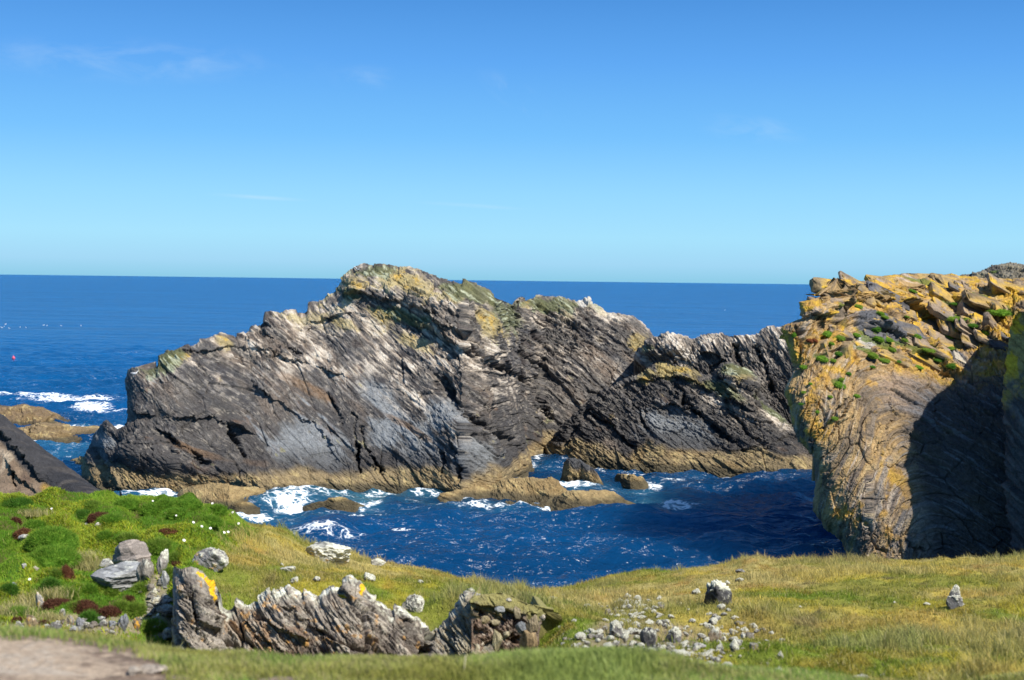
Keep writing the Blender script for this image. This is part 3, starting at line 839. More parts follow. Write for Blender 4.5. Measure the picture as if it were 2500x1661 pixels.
def build_skerries():
    skerry('skerry', 'tan barnacled skerry trailing from the foot of the main stack into foam', [(1062, 1222), (1075, 1205), (1110, 1200), (1130, 1190), (1190, 1180), (1260, 1172), (1300, 1168), (1322, 1172), (1345, 1165), (1362, 1175), (1370, 1190), (1385, 1200), (1420, 1215)],
           [(1062, 1226), (1200, 1229), (1340, 1231), (1420, 1231)], [(1062, 1), (1200, 6), (1420, 4)], 7, tide=2.6, S=.45, nu=420)
    skerry('skerry', 'domed tan weed-covered rock at the end of the central skerry', [(1335, 1232), (1345, 1218), (1370, 1205), (1420, 1198), (1470, 1196), (1500, 1202), (1530, 1218), (1552, 1232)], [(1335, 1236), (1420, 1240), (1552, 1236)], 3, 8, tide=3.5, S=.22, nu=320, big=(.3, 1.2))
    skerry('pointed_rock', 'upright dark rock with tan base standing in the channel', [(1368, 1176), (1372, 1150), (1376, 1130), (1383, 1119), (1395, 1117), (1412, 1120), (1428, 1132), (1448, 1143), (1458, 1155), (1466, 1170), (1474, 1186)],
           [(1368, 1176), (1420, 1178), (1474, 1190)], 1.5, 9, tide=1.2, S=.4, nu=260, nv=170, dip=65, slate=[(1410, 1140, 60, 40, 0)], roundl_=None) if False else \
    skerry('pointed_rock', 'upright dark rock with tan base standing in the channel', [(1368, 1172), (1372, 1150), (1376, 1130), (1383, 1119), (1395, 1117), (1412, 1120), (1428, 1132), (1448, 1143), (1458, 1155), (1466, 1170), (1474, 1184)],
           [(1368, 1175), (1420, 1178), (1474, 1190)], 1.5, 9, tide=1.15, S=.4, nu=260, nv=170, dip=65, slate=[(1410, 1140, 60, 40, 0)])
    skerry('low_rock', 'small low tan rock right of the upright channel rock', [(1502, 1165), (1508, 1158), (1520, 1159), (1530, 1164), (1545, 1160), (1556, 1168), (1566, 1165), (1574, 1172), (1582, 1182)], [(1502, 1171), (1540, 1183), (1582, 1184)], 1.0, 10, tide=2.0, S=.3, nu=200, nv=90)
    skerry('shore_ledge', 'broad tan ledge at the foot of the stack behind the grass', [(428, 1213), (440, 1195), (470, 1182), (520, 1176), (560, 1180), (600, 1190), (640, 1200), (665, 1215), (682, 1236)], [(428, 1240), (560, 1248), (640, 1238), (682, 1238)], 4, 11, tide=3.2, S=.5, nu=420)
    skerry('wet_rock', 'dark wet rock awash between foam patches below the stack', [(735, 1238), (760, 1226), (790, 1222), (800, 1216), (830, 1214), (850, 1220), (870, 1226), (895, 1236)], [(735, 1241), (820, 1243), (895, 1240)], 1.6, 12, tide=1.6, S=.3, nu=220, nv=90, tan=(.2, .14, .06))
    skerry('wave_rock', 'small dark rock with water pouring over it near the grass edge', [(548, 1246), (565, 1232), (590, 1226), (612, 1230), (635, 1242)], [(548, 1249), (590, 1250), (635, 1248)], 1.2, 13, tide=1.4, S=.3, nu=160, nv=80, tan=(.2, .14, .06))
    skerry('skerry', 'farthest brown skerry on the left with a dark top', [(-120, 985), (0, 991), (30, 995), (48, 990), (60, 987), (75, 992), (105, 993), (130, 1008), (160, 1025), (195, 1040)], [(-120, 1043), (100, 1043), (195, 1043)], 8, 14, tide=2.0, S=.8, nu=300, nv=150, dip=25, big=(.5, 5), back=8, tan=(.17, .12, .07))
    skerry('skerry', 'flat-topped tan skerry left of the stack with surf below', [(-60, 1040), (40, 1046), (75, 1036), (90, 1030), (115, 1030), (160, 1036), (200, 1040), (240, 1040), (256, 1046)], [(-60, 1085), (150, 1082), (256, 1075)], 7, 15, tide=2.4, S=.7, nu=340, nv=150, dip=10, big=(.5, 5), back=5, feats=[('crack', [(68, 1045), (72, 1080)], 4, 1.0)], tan=(.20, .145, .08))
    skerry('low_rock', 'small dark rock at the water beside the left spike', [(160, 1132), (180, 1122), (200, 1115), (225, 1125), (250, 1150)], [(160, 1136), (250, 1170)], 3, 16, tide=1.6, S=.4, nu=140, nv=80)


def build_left_slab():
    top = [(-160, 960), (-60, 985), (0, 1016), (20, 1028), (60, 1062), (100, 1092), (150, 1125), (200, 1160), (250, 1195), (285, 1222), (330, 1260)]
    feats = [('ledge', [(-60, 1020), (0, 1060), (40, 1100), (80, 1150), (150, 1210)], 22, .5), ('crack', [(30, 1140), (36, 1190)], 3, .5), ('ledge', [(0, 1110), (60, 1170), (110, 1225)], 16, .4)]
    def colr(I):
        x, y, z, a, b, w = (I[k] for k in 'xyzabw')
        n = fbm(x / 2, y / 2, z / 2, 4); f = vn(a * .8, b, w * 7)
        C = np.empty(x.shape + (3,), F32); C[...] = (.052, .050, .052)
        C = mixc(C, (.030, .030, .034), sst(-.1, .6, n))
        C = mixc(C, (.085, .075, .068), sst(.2, .8, f + .4 * n) * .7)
        # the lower, bleached bedding
        s = (I['py'] - np.interp(I['px'], [-160, 0, 40, 80, 150, 200], [970, 1075, 1120, 1160, 1215, 1260])) / 14
        m = sst(-.6, .8, s + 1.2 * n)
        C = mixc(C, (.20, .145, .10), m)
        C = mixc(C, (.36, .29, .21), m * sst(.3, .8, f + .5 * n))
        C = mixc(C, (.13, .09, .065), m * sst(.1, .7, -f + .3 * n))
        C = mixc(C, (.55, .33, .04), m * sst(.35, .75, n - .3 * f) * .8)
        return C
    p = relief('slab', top, baseY=[(-160, 52), (330, 52)], setback=[(-160, 12), (330, 7)], gexp=1.1, basez=2.0, nu=420, nv=360, back=8, S=.45, seed=17, dip=38, amp=.35, feats=feats, color=colr, big=(.25, 6), ybend=.9, roundr=(30, 2))
    o = mesh_obj('rock_slab', *p[:2], M_fold, p[2])
    tag(o, 'smooth black sloping rock slab with tan striped lower edge, at left', 'rock')


# ------------------------------------------------------------------ the yellow folded cliff
def ico(sub):
    t = (1 + 5 ** .5) / 2
    V = [(-1, t, 0), (1, t, 0), (-1, -t, 0), (1, -t, 0), (0, -1, t), (0, 1, t), (0, -1, -t), (0, 1, -t), (t, 0, -1), (t, 0, 1), (-t, 0, -1), (-t, 0, 1)]
    F = [(0, 11, 5), (0, 5, 1), (0, 1, 7), (0, 7, 10), (0, 10, 11), (1, 5, 9), (5, 11, 4), (11, 10, 2), (10, 7, 6), (7, 1, 8), (3, 9, 4), (3, 4, 2), (3, 2, 6), (3, 6, 8), (3, 8, 9), (4, 9, 5), (2, 4, 11), (6, 2, 10), (8, 6, 7), (9, 8, 1)]
    V = [np.array(v) / np.linalg.norm(v) for v in V]
    for _ in range(sub):
        cache = {}; G = []
        def mid(a, b):
            k = (min(a, b), max(a, b))
            if k not in cache:
                m = V[a] + V[b]; V.append(m / np.linalg.norm(m)); cache[k] = len(V) - 1
            return cache[k]
        for a, b, c in F:
            ab, bc, ca = mid(a, b), mid(b, c), mid(c, a)
            G += [(a, ab, ca), (b, bc, ab), (c, ca, bc), (ab, bc, ca)]
        F = G
    return np.array(V), np.array(F)


ICO = {k: ico(k) for k in (3, 4, 5)}
SLABS = [(1620, 310, 380, 64, 26, 't'), (1490, 268, 110, 90, 20, 't'), (1520, 385, 230, 80, 15, 'g'), (1345, 360, 90, 76, 5, 'g'), (1050, 262, 110, 76, 12, 't'), (1150, 262, 150, 80, 5, 't'), (1190, 178, 180, 56, 8, 'o'), (1440, 150, 140, 36, 5, 'o'), (1700, 150, 220, 40, 8, 'o'), (1850, 180, 280, 46, 12, 'o'), (2070, 180, 150, 56, 5, 'o'), (1800, 250, 230, 46, 30, 'o'),
         (1930, 275, 170, 46, 35, 'o'), (1960, 335, 210, 100, 24, 't'), (1760, 400, 300, 60, 22, 't'), (1800, 480, 240, 70, 20, 't'), (1620, 450, 130, 56, 20, 't'), (1275, 535, 120, 84, 78, 'o'), (1165, 505, 90, 54, 70, 'o'), (1090, 365, 120, 80, -60, 't'), (1050, 385, 110, 46, 82, 't'), (970, 390, 90, 80, 10, 't'), (1335, 475, 90, 44, 20, 'p'), (1430, 345, 140, 50, 10, 'g'), (1600, 515, 260, 34, 26, 'o'),
         (1700, 560, 260, 32, 26, 'o'), (1560, 228, 130, 46, 20, 't'), (1330, 235, 130, 56, 15, 'o'), (1270, 300, 120, 44, 10, 't'), (2005, 385, 120, 60, 60, 't'), (1480, 205, 150, 36, 12, 'o'), (1640, 215, 170, 40, 22, 'o'), (1740, 320, 150, 40, 30, 't'), (1400, 420, 110, 40, 14, 'g'), (1230, 410, 110, 50, 20, 't'), (1180, 340, 90, 50, -10, 't'), (1870, 420, 160, 46, 22, 'o'), (1690, 490, 180, 36, 24, 't'), (1500, 540, 170, 30, 22, 'o'), (1560, 600, 220, 24, 20, 'o'), (1850, 560, 120, 40, 28, 'p'), (1000, 560, 110, 70, 70, 't'), (1110, 570, 120, 60, 75, 't')]


def cliff_slabs():
    """the broken beds that crop out along the top of the cliff"""
    r = np.random.default_rng(77); out = []
    D, F = ICO[5]
    L = list(SLABS)
    for k in range(30):
        L.append((r.uniform(1250, 2080), r.uniform(170, 540), r.uniform(90, 230), r.uniform(18, 34), r.uniform(16, 32), 'ottg'[k % 4]))
    for k, (zx, zy, ln, th, ang, tone) in enumerate(L):
        if zx < 1125 or zx - 1150 < (zy - 300) * .3 - 250: continue
        px, py = 1465 + zx * .4827, 610 + zy * .4827
        p, n = surf_point('cliff', px, py)
        m = p[1] / FPX * .4827
        c, s_ = math.cos(math.radians(ang)), math.sin(math.radians(ang))
        a = np.array([c, .12, -s_]); nn = np.array([s_ * 1.0, -.55, c]); nn -= a * (nn @ a) / (a @ a)
        a /= np.linalg.norm(a); nn /= np.linalg.norm(nn); b = np.cross(nn, a)
        e = .15
        Q = np.sign(D) * np.abs(D) ** e
        for q_ in range(6):                     # broken corners
            v = r.normal(size=3); v /= np.linalg.norm(v); dd = 1.0 + .45 * r.random(); t = Q @ v
            Q = Q - np.maximum(t - dd, 0)[:, None] * v
        hl, ht = ln * m * .60, th * m * .40; hb = max(hl * .5, ht * 1.8)
        sk = Q[:, 0] * r.uniform(-.15, .15)
        x, y, z = (Q * np.array([hl, hb, ht]) + p).T.astype(F32)
        n2 = fbm(x / 1.1, y / 1.1, z / 1.1, 4); n3 = fbm(x * 1.7, y * 1.7, z * 1.7, 3)
        la = vn(Q[:, 0] * hl * .5 + k, Q[:, 1], Q[:, 2] * ht * 5)
        Q = Q * (1 + (.05 * n3)[:, None])
        # joints across the bed
        jn = np.zeros(len(Q))
        for j in range(int(ln / 90)):
            q0 = r.uniform(-.7, .7); jn += np.exp(-((Q[:, 0] - q0 - .1 * Q[:, 1] + .03 * n3) * hl / .07) ** 2)
        P = p + a * (Q[:, 0] * hl)[:, None] + b * (Q[:, 1] * hb * (1 + sk))[:, None] + nn * (Q[:, 2] * ht + .10 * ht * n2 + .10 * ht * la - .2 * ht * jn)[:, None] + np.array([0, .45 * hb, 0]) - nn * ht * .8
        base = {'t': (.31, .235, .165), 'o': (.34, .245, .13), 'g': (.125, .12, .125), 'p': (.45, .40, .32)}[tone]
        C = np.empty((len(D), 3), F32); C[...] = base
        C = mixc(C, tuple(q_ * .5 for q_ in base), sst(.0, .6, -n2 + .5 * la)); C = mixc(C, tuple(q_ * 1.35 for q_ in base), sst(.1, .6, n3 + .3 * la) * .6)
        am = {'t': -.08, 'o': .22, 'g': -.4, 'p': -.2}[tone]
        lm = sst(.1, .5, n2 + .5 * n3 + .25 * D[:, 2] + am - .12)
        C = mixc(C, (.44, .29, .075), lm * .75); C = mixc(C, (.60, .37, .035), lm * sst(.15, .55, n3 + .3 * n2) * .9)
        C = mixc(C, (.16, .14, .12), sst(.35, .6, vn(Q[:, 0] * hl * 3, Q[:, 1] * hb * 3, Q[:, 2] * ht * 9 + k)) * .6)
        out.append((P, np.concatenate([F, F[:, 2:]], 1) if False else F, C))
    return out


def build_cliff():
    top = [(2002, 689), (2010, 684), (2040, 681), (2075, 682), (2105, 686), (2125, 684), (2140, 678), (2155, 674), (2205, 668), (2235, 672), (2250, 682), (2262, 670), (2290, 670), (2330, 674), (2350, 677), (2420, 682), (2520, 680), (2700, 690), (2900, 700)]
    left = [(2002, 689), (2003, 716), (2014, 722), (1985, 717), (1962, 718), (1950, 735), (1952, 765), (1958, 778), (1930, 780), (1908, 792), (1903, 800), (1914, 820), (1924, 850), (1930, 900), (1916, 930), (1914, 945), (1928, 980), (1936, 1020), (1950, 1058), (1975, 1075), (1987, 1092), (1990, 1130), (1992, 1161), (1985, 1200), (1986, 1214), (2005, 1236), (2030, 1262), (2055, 1280), (2062, 1300), (2075, 1325), (2114, 1358), (2150, 1450)]
    def strata(P, PX, PY):
        k = 88.0 / FPX
        X = (PX - 2250) * k; Uu = (1240 - PY) * k
        X = X + .28 * fbm(X / 3, Uu / 3, .3, 2)
        up = sst(900, 780, PY - .2 * (PX - 2100))
        w1 = -.95 * X + .30 * Uu
        w2 = (.55 - .12 * up) * X + .83 * Uu
        kk = .9
        w = np.logaddexp(kk * w1, kk * w2) / kk
        w = w + .10 * np.sin(Uu * .9 + X * .4)
        t = sst(-2.0, 2.0, w2 - w1)
        a = (1 - t) * (-.95 * Uu - .3 * X) + t * (.83 * X - .5 * Uu)
        return a, P[..., 1] * .5, w
    feats = [
        ('ledge', [(1950, 775), (1990, 770), (2040, 750), (2060, 700)], 26, 1.3),
        ('ledge', [(2000, 712), (2060, 720), (2120, 730), (2180, 735)], 22, 1.0),
        ('ledge', [(2185, 735), (2220, 745), (2300, 790), (2390, 830), (2440, 850)], 26, 1.5),
        ('ledge', [(2100, 790), (2150, 800), (2240, 840), (2330, 905), (2360, 935)], 22, .9),
        ('ledge', [(2200, 845), (2260, 870), (2330, 925)], 18, .7),
        ('ledge', [(2220, 700), (2300, 725), (2380, 755), (2450, 790)], 20, .9),
        ('ledge', [(2300, 690), (2380, 700), (2450, 715), (2520, 730)], 18, .8),
        ('crack', [(1955, 780), (1960, 830), (1940, 880), (1925, 930)], 6, 1.2),
        ('crack', [(1945, 790), (1948, 815)], 9, 1.6),
        ('crack', [(2110, 870), (2090, 910), (2075, 960), (2050, 1010), (2020, 1060), (2018, 1120)], 3, .4),
        ('crack', [(2060, 960), (2020, 1030), (1990, 1060)], 3, .4),
        ('crack', [(2170, 970), (2185, 1010), (2160, 1060), (2120, 1120)], 2.5, .3),
        ('crack', [(2100, 1020), (2095, 1060), (2110, 1090)], 2.5, .3),
        ('crack', [(2105, 1260), (2120, 1310), (2150, 1340), (2170, 1352)], 5, .7),
        ('crack', [(2200, 1300), (2230, 1335), (2260, 1345)], 4, .6),
        ('crack', [(2370, 770), (2385, 800), (2390, 830)], 5, .9), ('crack', [(2215, 745), (2260, 760)], 4, .6),
        ('crack', [(2430, 760), (2432, 800)], 4, .9),
        ('bulge', [(2020, 1000), (2060, 1150), (2090, 1250)], 70, .8),
    ]
    def colr(I):
        x, y, z, a, b, w = (I[k] for k in 'xyzabw')
        px, py = I['px'], I['py']
        r1, q1, s1 = I['rr']
        n1 = fbm(x / 4, y / 4, z / 4, 3); n2 = fbm(x / 1.2, y / 1.2, z / 1.2, 4); n3 = fbm(x * 1.6, y * 1.6, z * 1.6, 3)
        band = vn(a * .10, b * .1, w * 2.1); fine = vn(a * .35, b * .2, w * 6.5); vf = vn(a * .6, b * .3, w * 15)
        C = np.empty(x.shape + (3,), F32); C[...] = (.38, .25, .11)
        C = mixc(C, (.19, .15, .125), sst(-.1, .5, band + .3 * n1) * .8)
        C = mixc(C, (.43, .29, .14), sst(.0, .5, fine + .3 * n2) * .7)
        C = mixc(C, (.13, .105, .09), sst(.25, .6, -fine + .2 * n2 + .3 * vf) * .7)
        C = mixc(C, (.52, .44, .36), sst(.3, .6, vf + .5 * band) * .55)
        C = mixc(C, (.22, .235, .26), sst(.35, .65, -band + .6 * n1) * .55)
        mo = fbm(a * .45, b * .3, w * 1.4, 4) ; mo2 = fbm(a * 1.6 + 4, b, w * 3.5, 3)
        C = mixc(C, (.13, .105, .085), sst(.15, .55, mo) * .75)
        C = mixc(C, (.50, .37, .20), sst(.2, .6, mo2 - .2 * mo) * .5)
        C = mixc(C, (.10, .085, .075), sst(.35, .7, -mo2) * .55)
        lo = sst(1100, 800, py + 40 * n1)
        org = sst(.0, .5, n2 + .35 * n1 + .25 * band - .16 + .34 * lo)
        C = mixc(C, (.46, .265, .055), org * .85)
        C = mixc(C, (.56, .35, .04), org * sst(.15, .6, n3 + .05 + .2 * lo) * (.5 + .4 * lo))
        # slab tops around the crest: orange lichen, grey slabs in the middle
        tp = sst(790, 700, py + 25 * n2) * sst(2050, 2200, px)
        C = mixc(C, (.56, .35, .04), tp * sst(.05, .5, n2 + .4 * n3 + .05) * .85)
        gs = blob(I, 2170, 810, 70, 32, 20) + blob(I, 2120, 780, 40, 30, 0) + .8 * blob(I, 2330, 870, 80, 24, 30)
        C = mixc(C, (.115, .115, .125), sst(.45, .75, gs + .25 * n2))
        ws = blob(I, 2112, 842, 26, 22, -10)
        C = mixc(C, (.42, .43, .43), sst(.4, .7, ws + .5 * fine + .2 * n2) * .8)
        fd = blob(I, 2230, 960, 110, 60, 20)
        C = mixc(C, (.42, .30, .21), sst(.35, .8, fd + .3 * fine) * .6)
        strp = blob(I, 2255, 1290, 28, 120, -8)
        C = mixc(C, (.60, .48, .36), sst(.3, .6, strp + .45 * vf) * .7)
        for mx_, my_, a_, b_ in ((2140, 830, 60, 20), (2050, 760, 40, 16), (2110, 855, 50, 14), (2260, 860, 80, 14), (2340, 775, 60, 12), (2300, 745, 50, 10), (2440, 755, 50, 14), (2045, 935, 24, 14), (2010, 870, 40, 14), (2310, 835, 50, 14), (2250, 690, 60, 8), (2380, 720, 40, 8)):
            C = mixc(C, (.12, .155, .035), sst(.5, .75, blob(I, mx_, my_, a_, b_, 18) + .45 * n2 + .2 * n3) * .85)
        ht = sst(.5, .75, blob(I, 2150, 715, 50, 16, 10) + blob(I, 2050, 790, 26, 14, 40) + .3 * n2)
        C = mixc(C, (.13, .10, .035), ht * .8)
        # bare blue-grey rock inside the recess, darkened further to deepen the cast shade
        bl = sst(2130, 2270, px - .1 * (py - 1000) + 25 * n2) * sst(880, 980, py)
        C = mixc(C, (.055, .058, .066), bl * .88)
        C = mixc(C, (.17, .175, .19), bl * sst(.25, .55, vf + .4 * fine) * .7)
        return C
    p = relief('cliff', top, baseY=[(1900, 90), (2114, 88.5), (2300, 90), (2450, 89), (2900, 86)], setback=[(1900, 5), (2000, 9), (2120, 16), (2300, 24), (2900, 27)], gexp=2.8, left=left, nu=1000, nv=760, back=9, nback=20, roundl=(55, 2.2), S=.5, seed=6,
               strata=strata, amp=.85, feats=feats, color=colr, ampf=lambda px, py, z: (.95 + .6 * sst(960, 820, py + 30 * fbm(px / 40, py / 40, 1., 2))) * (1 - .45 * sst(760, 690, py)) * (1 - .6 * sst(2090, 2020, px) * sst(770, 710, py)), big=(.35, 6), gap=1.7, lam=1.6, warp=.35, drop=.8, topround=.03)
    p = join([p] + cliff_slabs())
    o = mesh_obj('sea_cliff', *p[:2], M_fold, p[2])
    tag(o, 'tall yellow-lichened cliff with arching folded layers, right of the cove', 'cliff')
    # grey knoll behind the cliff top
    tk = [(2340, 690), (2352, 672), (2380, 668), (2395, 665), (2400, 660), (2420, 650), (2430, 648), (2455, 646), (2480, 645), (2500, 650), (2560, 655), (2680, 690)]
    def kc(I):
        x, y, z = I['x'], I['y'], I['z']; n = fbm(x / 1.5, y / 1.5, z / 1.5, 4)
        C = np.empty(x.shape + (3,), F32); C[...] = (.20, .18, .14)
        C = mixc(C, (.10, .09, .08), sst(0, .6, -n)); C = mixc(C, (.36, .30, .16), sst(.1, .6, n) * .7)
        return mixc(C, (.10, .13, .04), sst(.5, .7, blob(I, 2430, 664, 22, 7, 0) + .3 * n))
    p = relief('knoll', tk, baseY=[(2340, 128), (2680, 126)], setback=5, basez=13.0, nu=260, nv=130, back=8, nback=14, S=.7, seed=20, dip=15, amp=1.1, color=kc, big=(.6, 4), gexp=1.2)
    o = mesh_obj('rock_knoll', *p[:2], M_cliff, p[2])
    tag(o, 'grey boulder-topped knoll behind the cliff top at far right', 'rock')


def build_buttress():
    """the spur at the right edge and an unseen headland shaped to shade the folded cliff"""
    spur = [(2380, 852, 3.2), (2369, 911, 4.5), (2349, 937, 6.0), (2300, 968, 8.5), (2252, 1003, 10.5), (2216, 1045, 12.0), (2201, 1095, 13.0), (2204, 1125, 13.2), (2216, 1156, 13.5), (2247, 1222, 13.5), (2272, 1268, 13.0), (2266, 1314, 12.5), (2275, 1365, 12.0), (2280, 1420, 12)]  # shadow edge wanted on the cliff, with distances back towards the sun
    V, qx, qy, N, fr = MASS['cliff'][0]
    E = []
    for px, py, k in spur:
        p, n = surf_point('cliff', px, py)
        E.append(np.array(p) + SUND * (k / math.hypot(SUND[0], SUND[1])))
    E = np.array(E)
    return E


def loft_rock(name, rings, n_u, n_v, seed, S, amp, colr, mat, big=(.8, 5), lam=1.0, dip=35):
    """closed-ish body lofted through rows of points, displaced like the other rock"""
    rings = np.array(rings, float)
    # resample rows and columns
    def res(A, n, axis):
        m = A.shape[axis]
        t = np.linspace(0, m - 1, n); i = np.clip(np.floor(t).astype(int), 0, m - 2); f = t - i
        sh = [1] * A.ndim; sh[axis] = n; f = f.reshape(sh)
        return np.take(A, i, axis) * (1 - f) + np.take(A, i + 1, axis) * f
    G = res(res(rings, n_v, 0), n_u, 1)
    # smooth the control net a little
    for _ in range(10):
        G[1:-1] = (G[:-2] + 2 * G[1:-1] + G[2:]) / 4
        G[:, 1:-1] = (G[:, :-2] + 2 * G[:, 1:-1] + G[:, 2:]) / 4
    N = np.cross(np.gradient(G, axis=1), np.gradient(G, axis=0)); N /= np.linalg.norm(N, axis=-1, keepdims=True) + 1e-9
    da, dw, db = strata_frame(dip)
    a = (G @ da).astype(F32); w = (G @ dw).astype(F32); b = (G @ db).astype(F32)
    d, w2, rr = gneiss(a, b, w, S, seed, amp, lam)
    x, y, z = (G[..., i].astype(F32) for i in range(3))
    d = d + big[0] * fbm(x / big[1], y / big[1], z / big[1] + seed, 3)
    P = G + N * d[..., None]
    px, py = proj(P)
    I = dict(x=P[..., 0], y=P[..., 1], z=P[..., 2], a=a, b=b, w=w2, px=px, py=py, rr=rr)
    C = colr(I)
    return P.reshape(-1, 3), grid_faces(n_v, n_u), C.reshape(-1, 3)


def make_buttress():
    E = build_buttress()                       # outline that throws the curved shadow
    # seven rows running from the spur on the cliff, over the outline, out to the right
    vis = [(2476, 757), (2466, 800), (2456, 850), (2448, 920), (2446, 1000), (2448, 1090), (2456, 1200), (2466, 1300), (2470, 1400)]
    S0 = np.array([at(px, py, Y) for (px, py), Y in zip(vis, [89.0, 88.3, 87.8, 87.5, 87.3, 87.1, 86.9, 86.7, 86.5])])
    def rs(A, n=10):
        d = np.concatenate([[0], np.cumsum(np.linalg.norm(np.diff(A, axis=0), axis=1))]); t = np.linspace(0, d[-1], n)
        return np.stack([np.interp(t, d, A[:, i]) for i in range(3)], -1)
    Er = rs(E); Sr = rs(S0)
    back = Sr + np.array([4.5, 6.0, 0]); 
    far_ = Er + np.array([26, -7, 3]); far2 = Er + np.array([40, 4, 0])
    mid = Sr + np.stack([np.array([1.2, 1.4, 1.5, 1.5, 1.5, 1.5, 1.5, 1.5, 1.5, 1.5]), np.array([-.2, -.5, -1.6, -3.4, -4.2, -4.4, -4.4, -4.4, -4.4, -4.4]), np.zeros(10)], -1)
    zmin = np.linspace(30, 12, 10); zmin = np.array([18.5, 22, 28, 30, 30, 28, 24, 20, 16, 13.]); far_[:, 2] = np.maximum(far_[:, 2], zmin); far2[:, 2] = np.maximum(far2[:, 2], zmin)
    near_ = Er * .80 + far_ * .20 + np.array([0, -.5, 0]); near_[:, 2] = np.maximum(near_[:, 2], np.array([17.5, 19.5, 23, 27, 27, 26, 22, 18, 15, 12.]))  # unseen outer rows, heightened to keep the lower spur in shade
    rows = [back, Sr, mid, Er, near_, far_, far2]
    rings = np.array([[r[i] for r in rows] for i in range(10)])[::-1]
    # a foot that reaches the water
    foot = rings[0].copy(); foot[:, 2] = -1.5
    rings = np.concatenate([foot[None], rings], 0)
    # the top closes backward
    cap = rings[-1] + np.array([5, 5, -1.0])
    rings = np.concatenate([rings, cap[None]], 0)
    def colr(I):
        x, y, z, a, b, w = (I[k] for k in 'xyzabw')
        n2 = fbm(x / 1.2, y / 1.2, z / 1.2, 4); n3 = fbm(x * 1.5, y * 1.5, z * 1.5, 3); f = vn(a * .4, b * .4, w * 5)
        C = np.empty(x.shape + (3,), F32); C[...] = (.085, .08, .082)
        C = mixc(C, (.045, .043, .046), sst(-.1, .5, f + .3 * n2)); C = mixc(C, (.16, .14, .125), sst(.3, .7, -f + .4 * n2) * .6)
        m = sst(10.5, 14, z + 2 * n2)
        C = mixc(C, (.40, .27, .08), m * .8)
        return mixc(C, (.62, .37, .02), m * sst(0, .4, n3 + .2) * .9)
    p = loft_rock('rock_buttress', rings, 420, 340, 21, .6, .5, colr, M_fold, big=(.25, 5))
    o = mesh_obj('rock_buttress', *p[:2], M_fold, p[2])
    tag(o, 'shaded rock buttress with yellow crest at the right edge of the cove', 'cliff')


build_stack(); print('stack', time.time() - T0)
build_right_rocks(); print('right rocks', time.time() - T0)
build_skerries(); build_left_slab(); print('skerries', time.time() - T0)
build_cliff(); make_buttress(); print('cliff', time.time() - T0)

# ------------------------------------------------------------------ the near ground
TC = np.array([-1500, -700, 0, 120, 250, 380, 500, 620, 750, 900, 1000, 1125, 1250, 1400, 1500, 1650, 1750, 2000, 2250, 2500, 3200, 4200], float)
SKX = [-1500, 0, 31, 77, 140, 196, 276, 337, 380, 454, 491, 549, 567, 613, 650, 702, 742, 800, 858, 905, 1007, 1108, 1159, 1227, 1278, 1300, 1376, 1427, 1465, 1516, 1580, 1656, 1770, 1830, 1850, 1885, 1897, 1974, 2043, 2153, 2263, 2401, 2500, 3200, 4200]
SKY = [1205, 1219, 1223, 1231, 1231, 1219, 1219, 1222, 1225, 1220, 1233, 1249, 1262, 1280, 1286, 1293, 1325, 1340, 1352, 1370, 1384, 1407, 1421, 1436, 1438, 1439, 1434, 1429, 1414, 1401, 1393, 1393, 1378, 1360, 1357, 1364, 1369, 1365, 1368, 1363, 1370, 1362, 1360, 1360, 1370]
DCX = [-1500, 0, 500, 680, 750, 1000, 1250, 1500, 1750, 2000, 2500, 4200]
DCY = [20, 21, 22, 24, 25, 27, 28, 28, 28, 26, 25, 25]
#        -1500  -700    0   120   250   380   500   620   750   900  1000  1125  1250  1400  1500  1650  1750  2000  2250  2500  3200  4200
Y66 = [1535, 1535, 1546, 1552, 1568, 1582, 1592, 1600, 1609, 1618, 1624, 1627, 1630, 1632, 1630, 1646, 1672, 1680, 1706, 1724, 1730, 1730]
Y82 = [1600, 1600, 1600, 1605, 1615, 1640, 1655, 1660, 1670, 1680, 1680, 1680, 1680, 1670, 1665, 1665, 1668, 1674, 1690, 1690, 1690, 1690]
Y100 = [1580, 1580, 1580, 1585, 1595, 1640, 1680, 1690, 1690, 1695, 1695, 1695, 1690, 1640, 1630, 1628, 1630, 1632, 1632, 1630, 1630, 1630]
Y125 = [1545, 1545, 1545, 1545, 1550, 1600, 1670, 1680, 1680, 1680, 1680, 1680, 1670, 1524, 1550, 1566, 1564, 1562, 1560, 1556, 1556, 1556]
Y150 = [1468, 1468, 1468, 1470, 1470, 1455, 1428, 1462, 1438, 1453, 1474, 1456, 1462, 1490, 1524, 1520, 1516, 1512, 1508, 1504, 1504, 1504]
YMD = [1345, 1345, 1345, 1342, 1338, 1335, 1325, 1360, 1390, 1418, 1428, 1436, 1456, 1466, 1462, 1450, 1440, 1432, 1430, 1425, 1425, 1425]
TN_C, TN_S = 1500, 760
T_PX = np.concatenate([np.linspace(-1500, -240, 140), np.linspace(-230, 2730, TN_C - 280), np.linspace(2740, 4200, 140)])


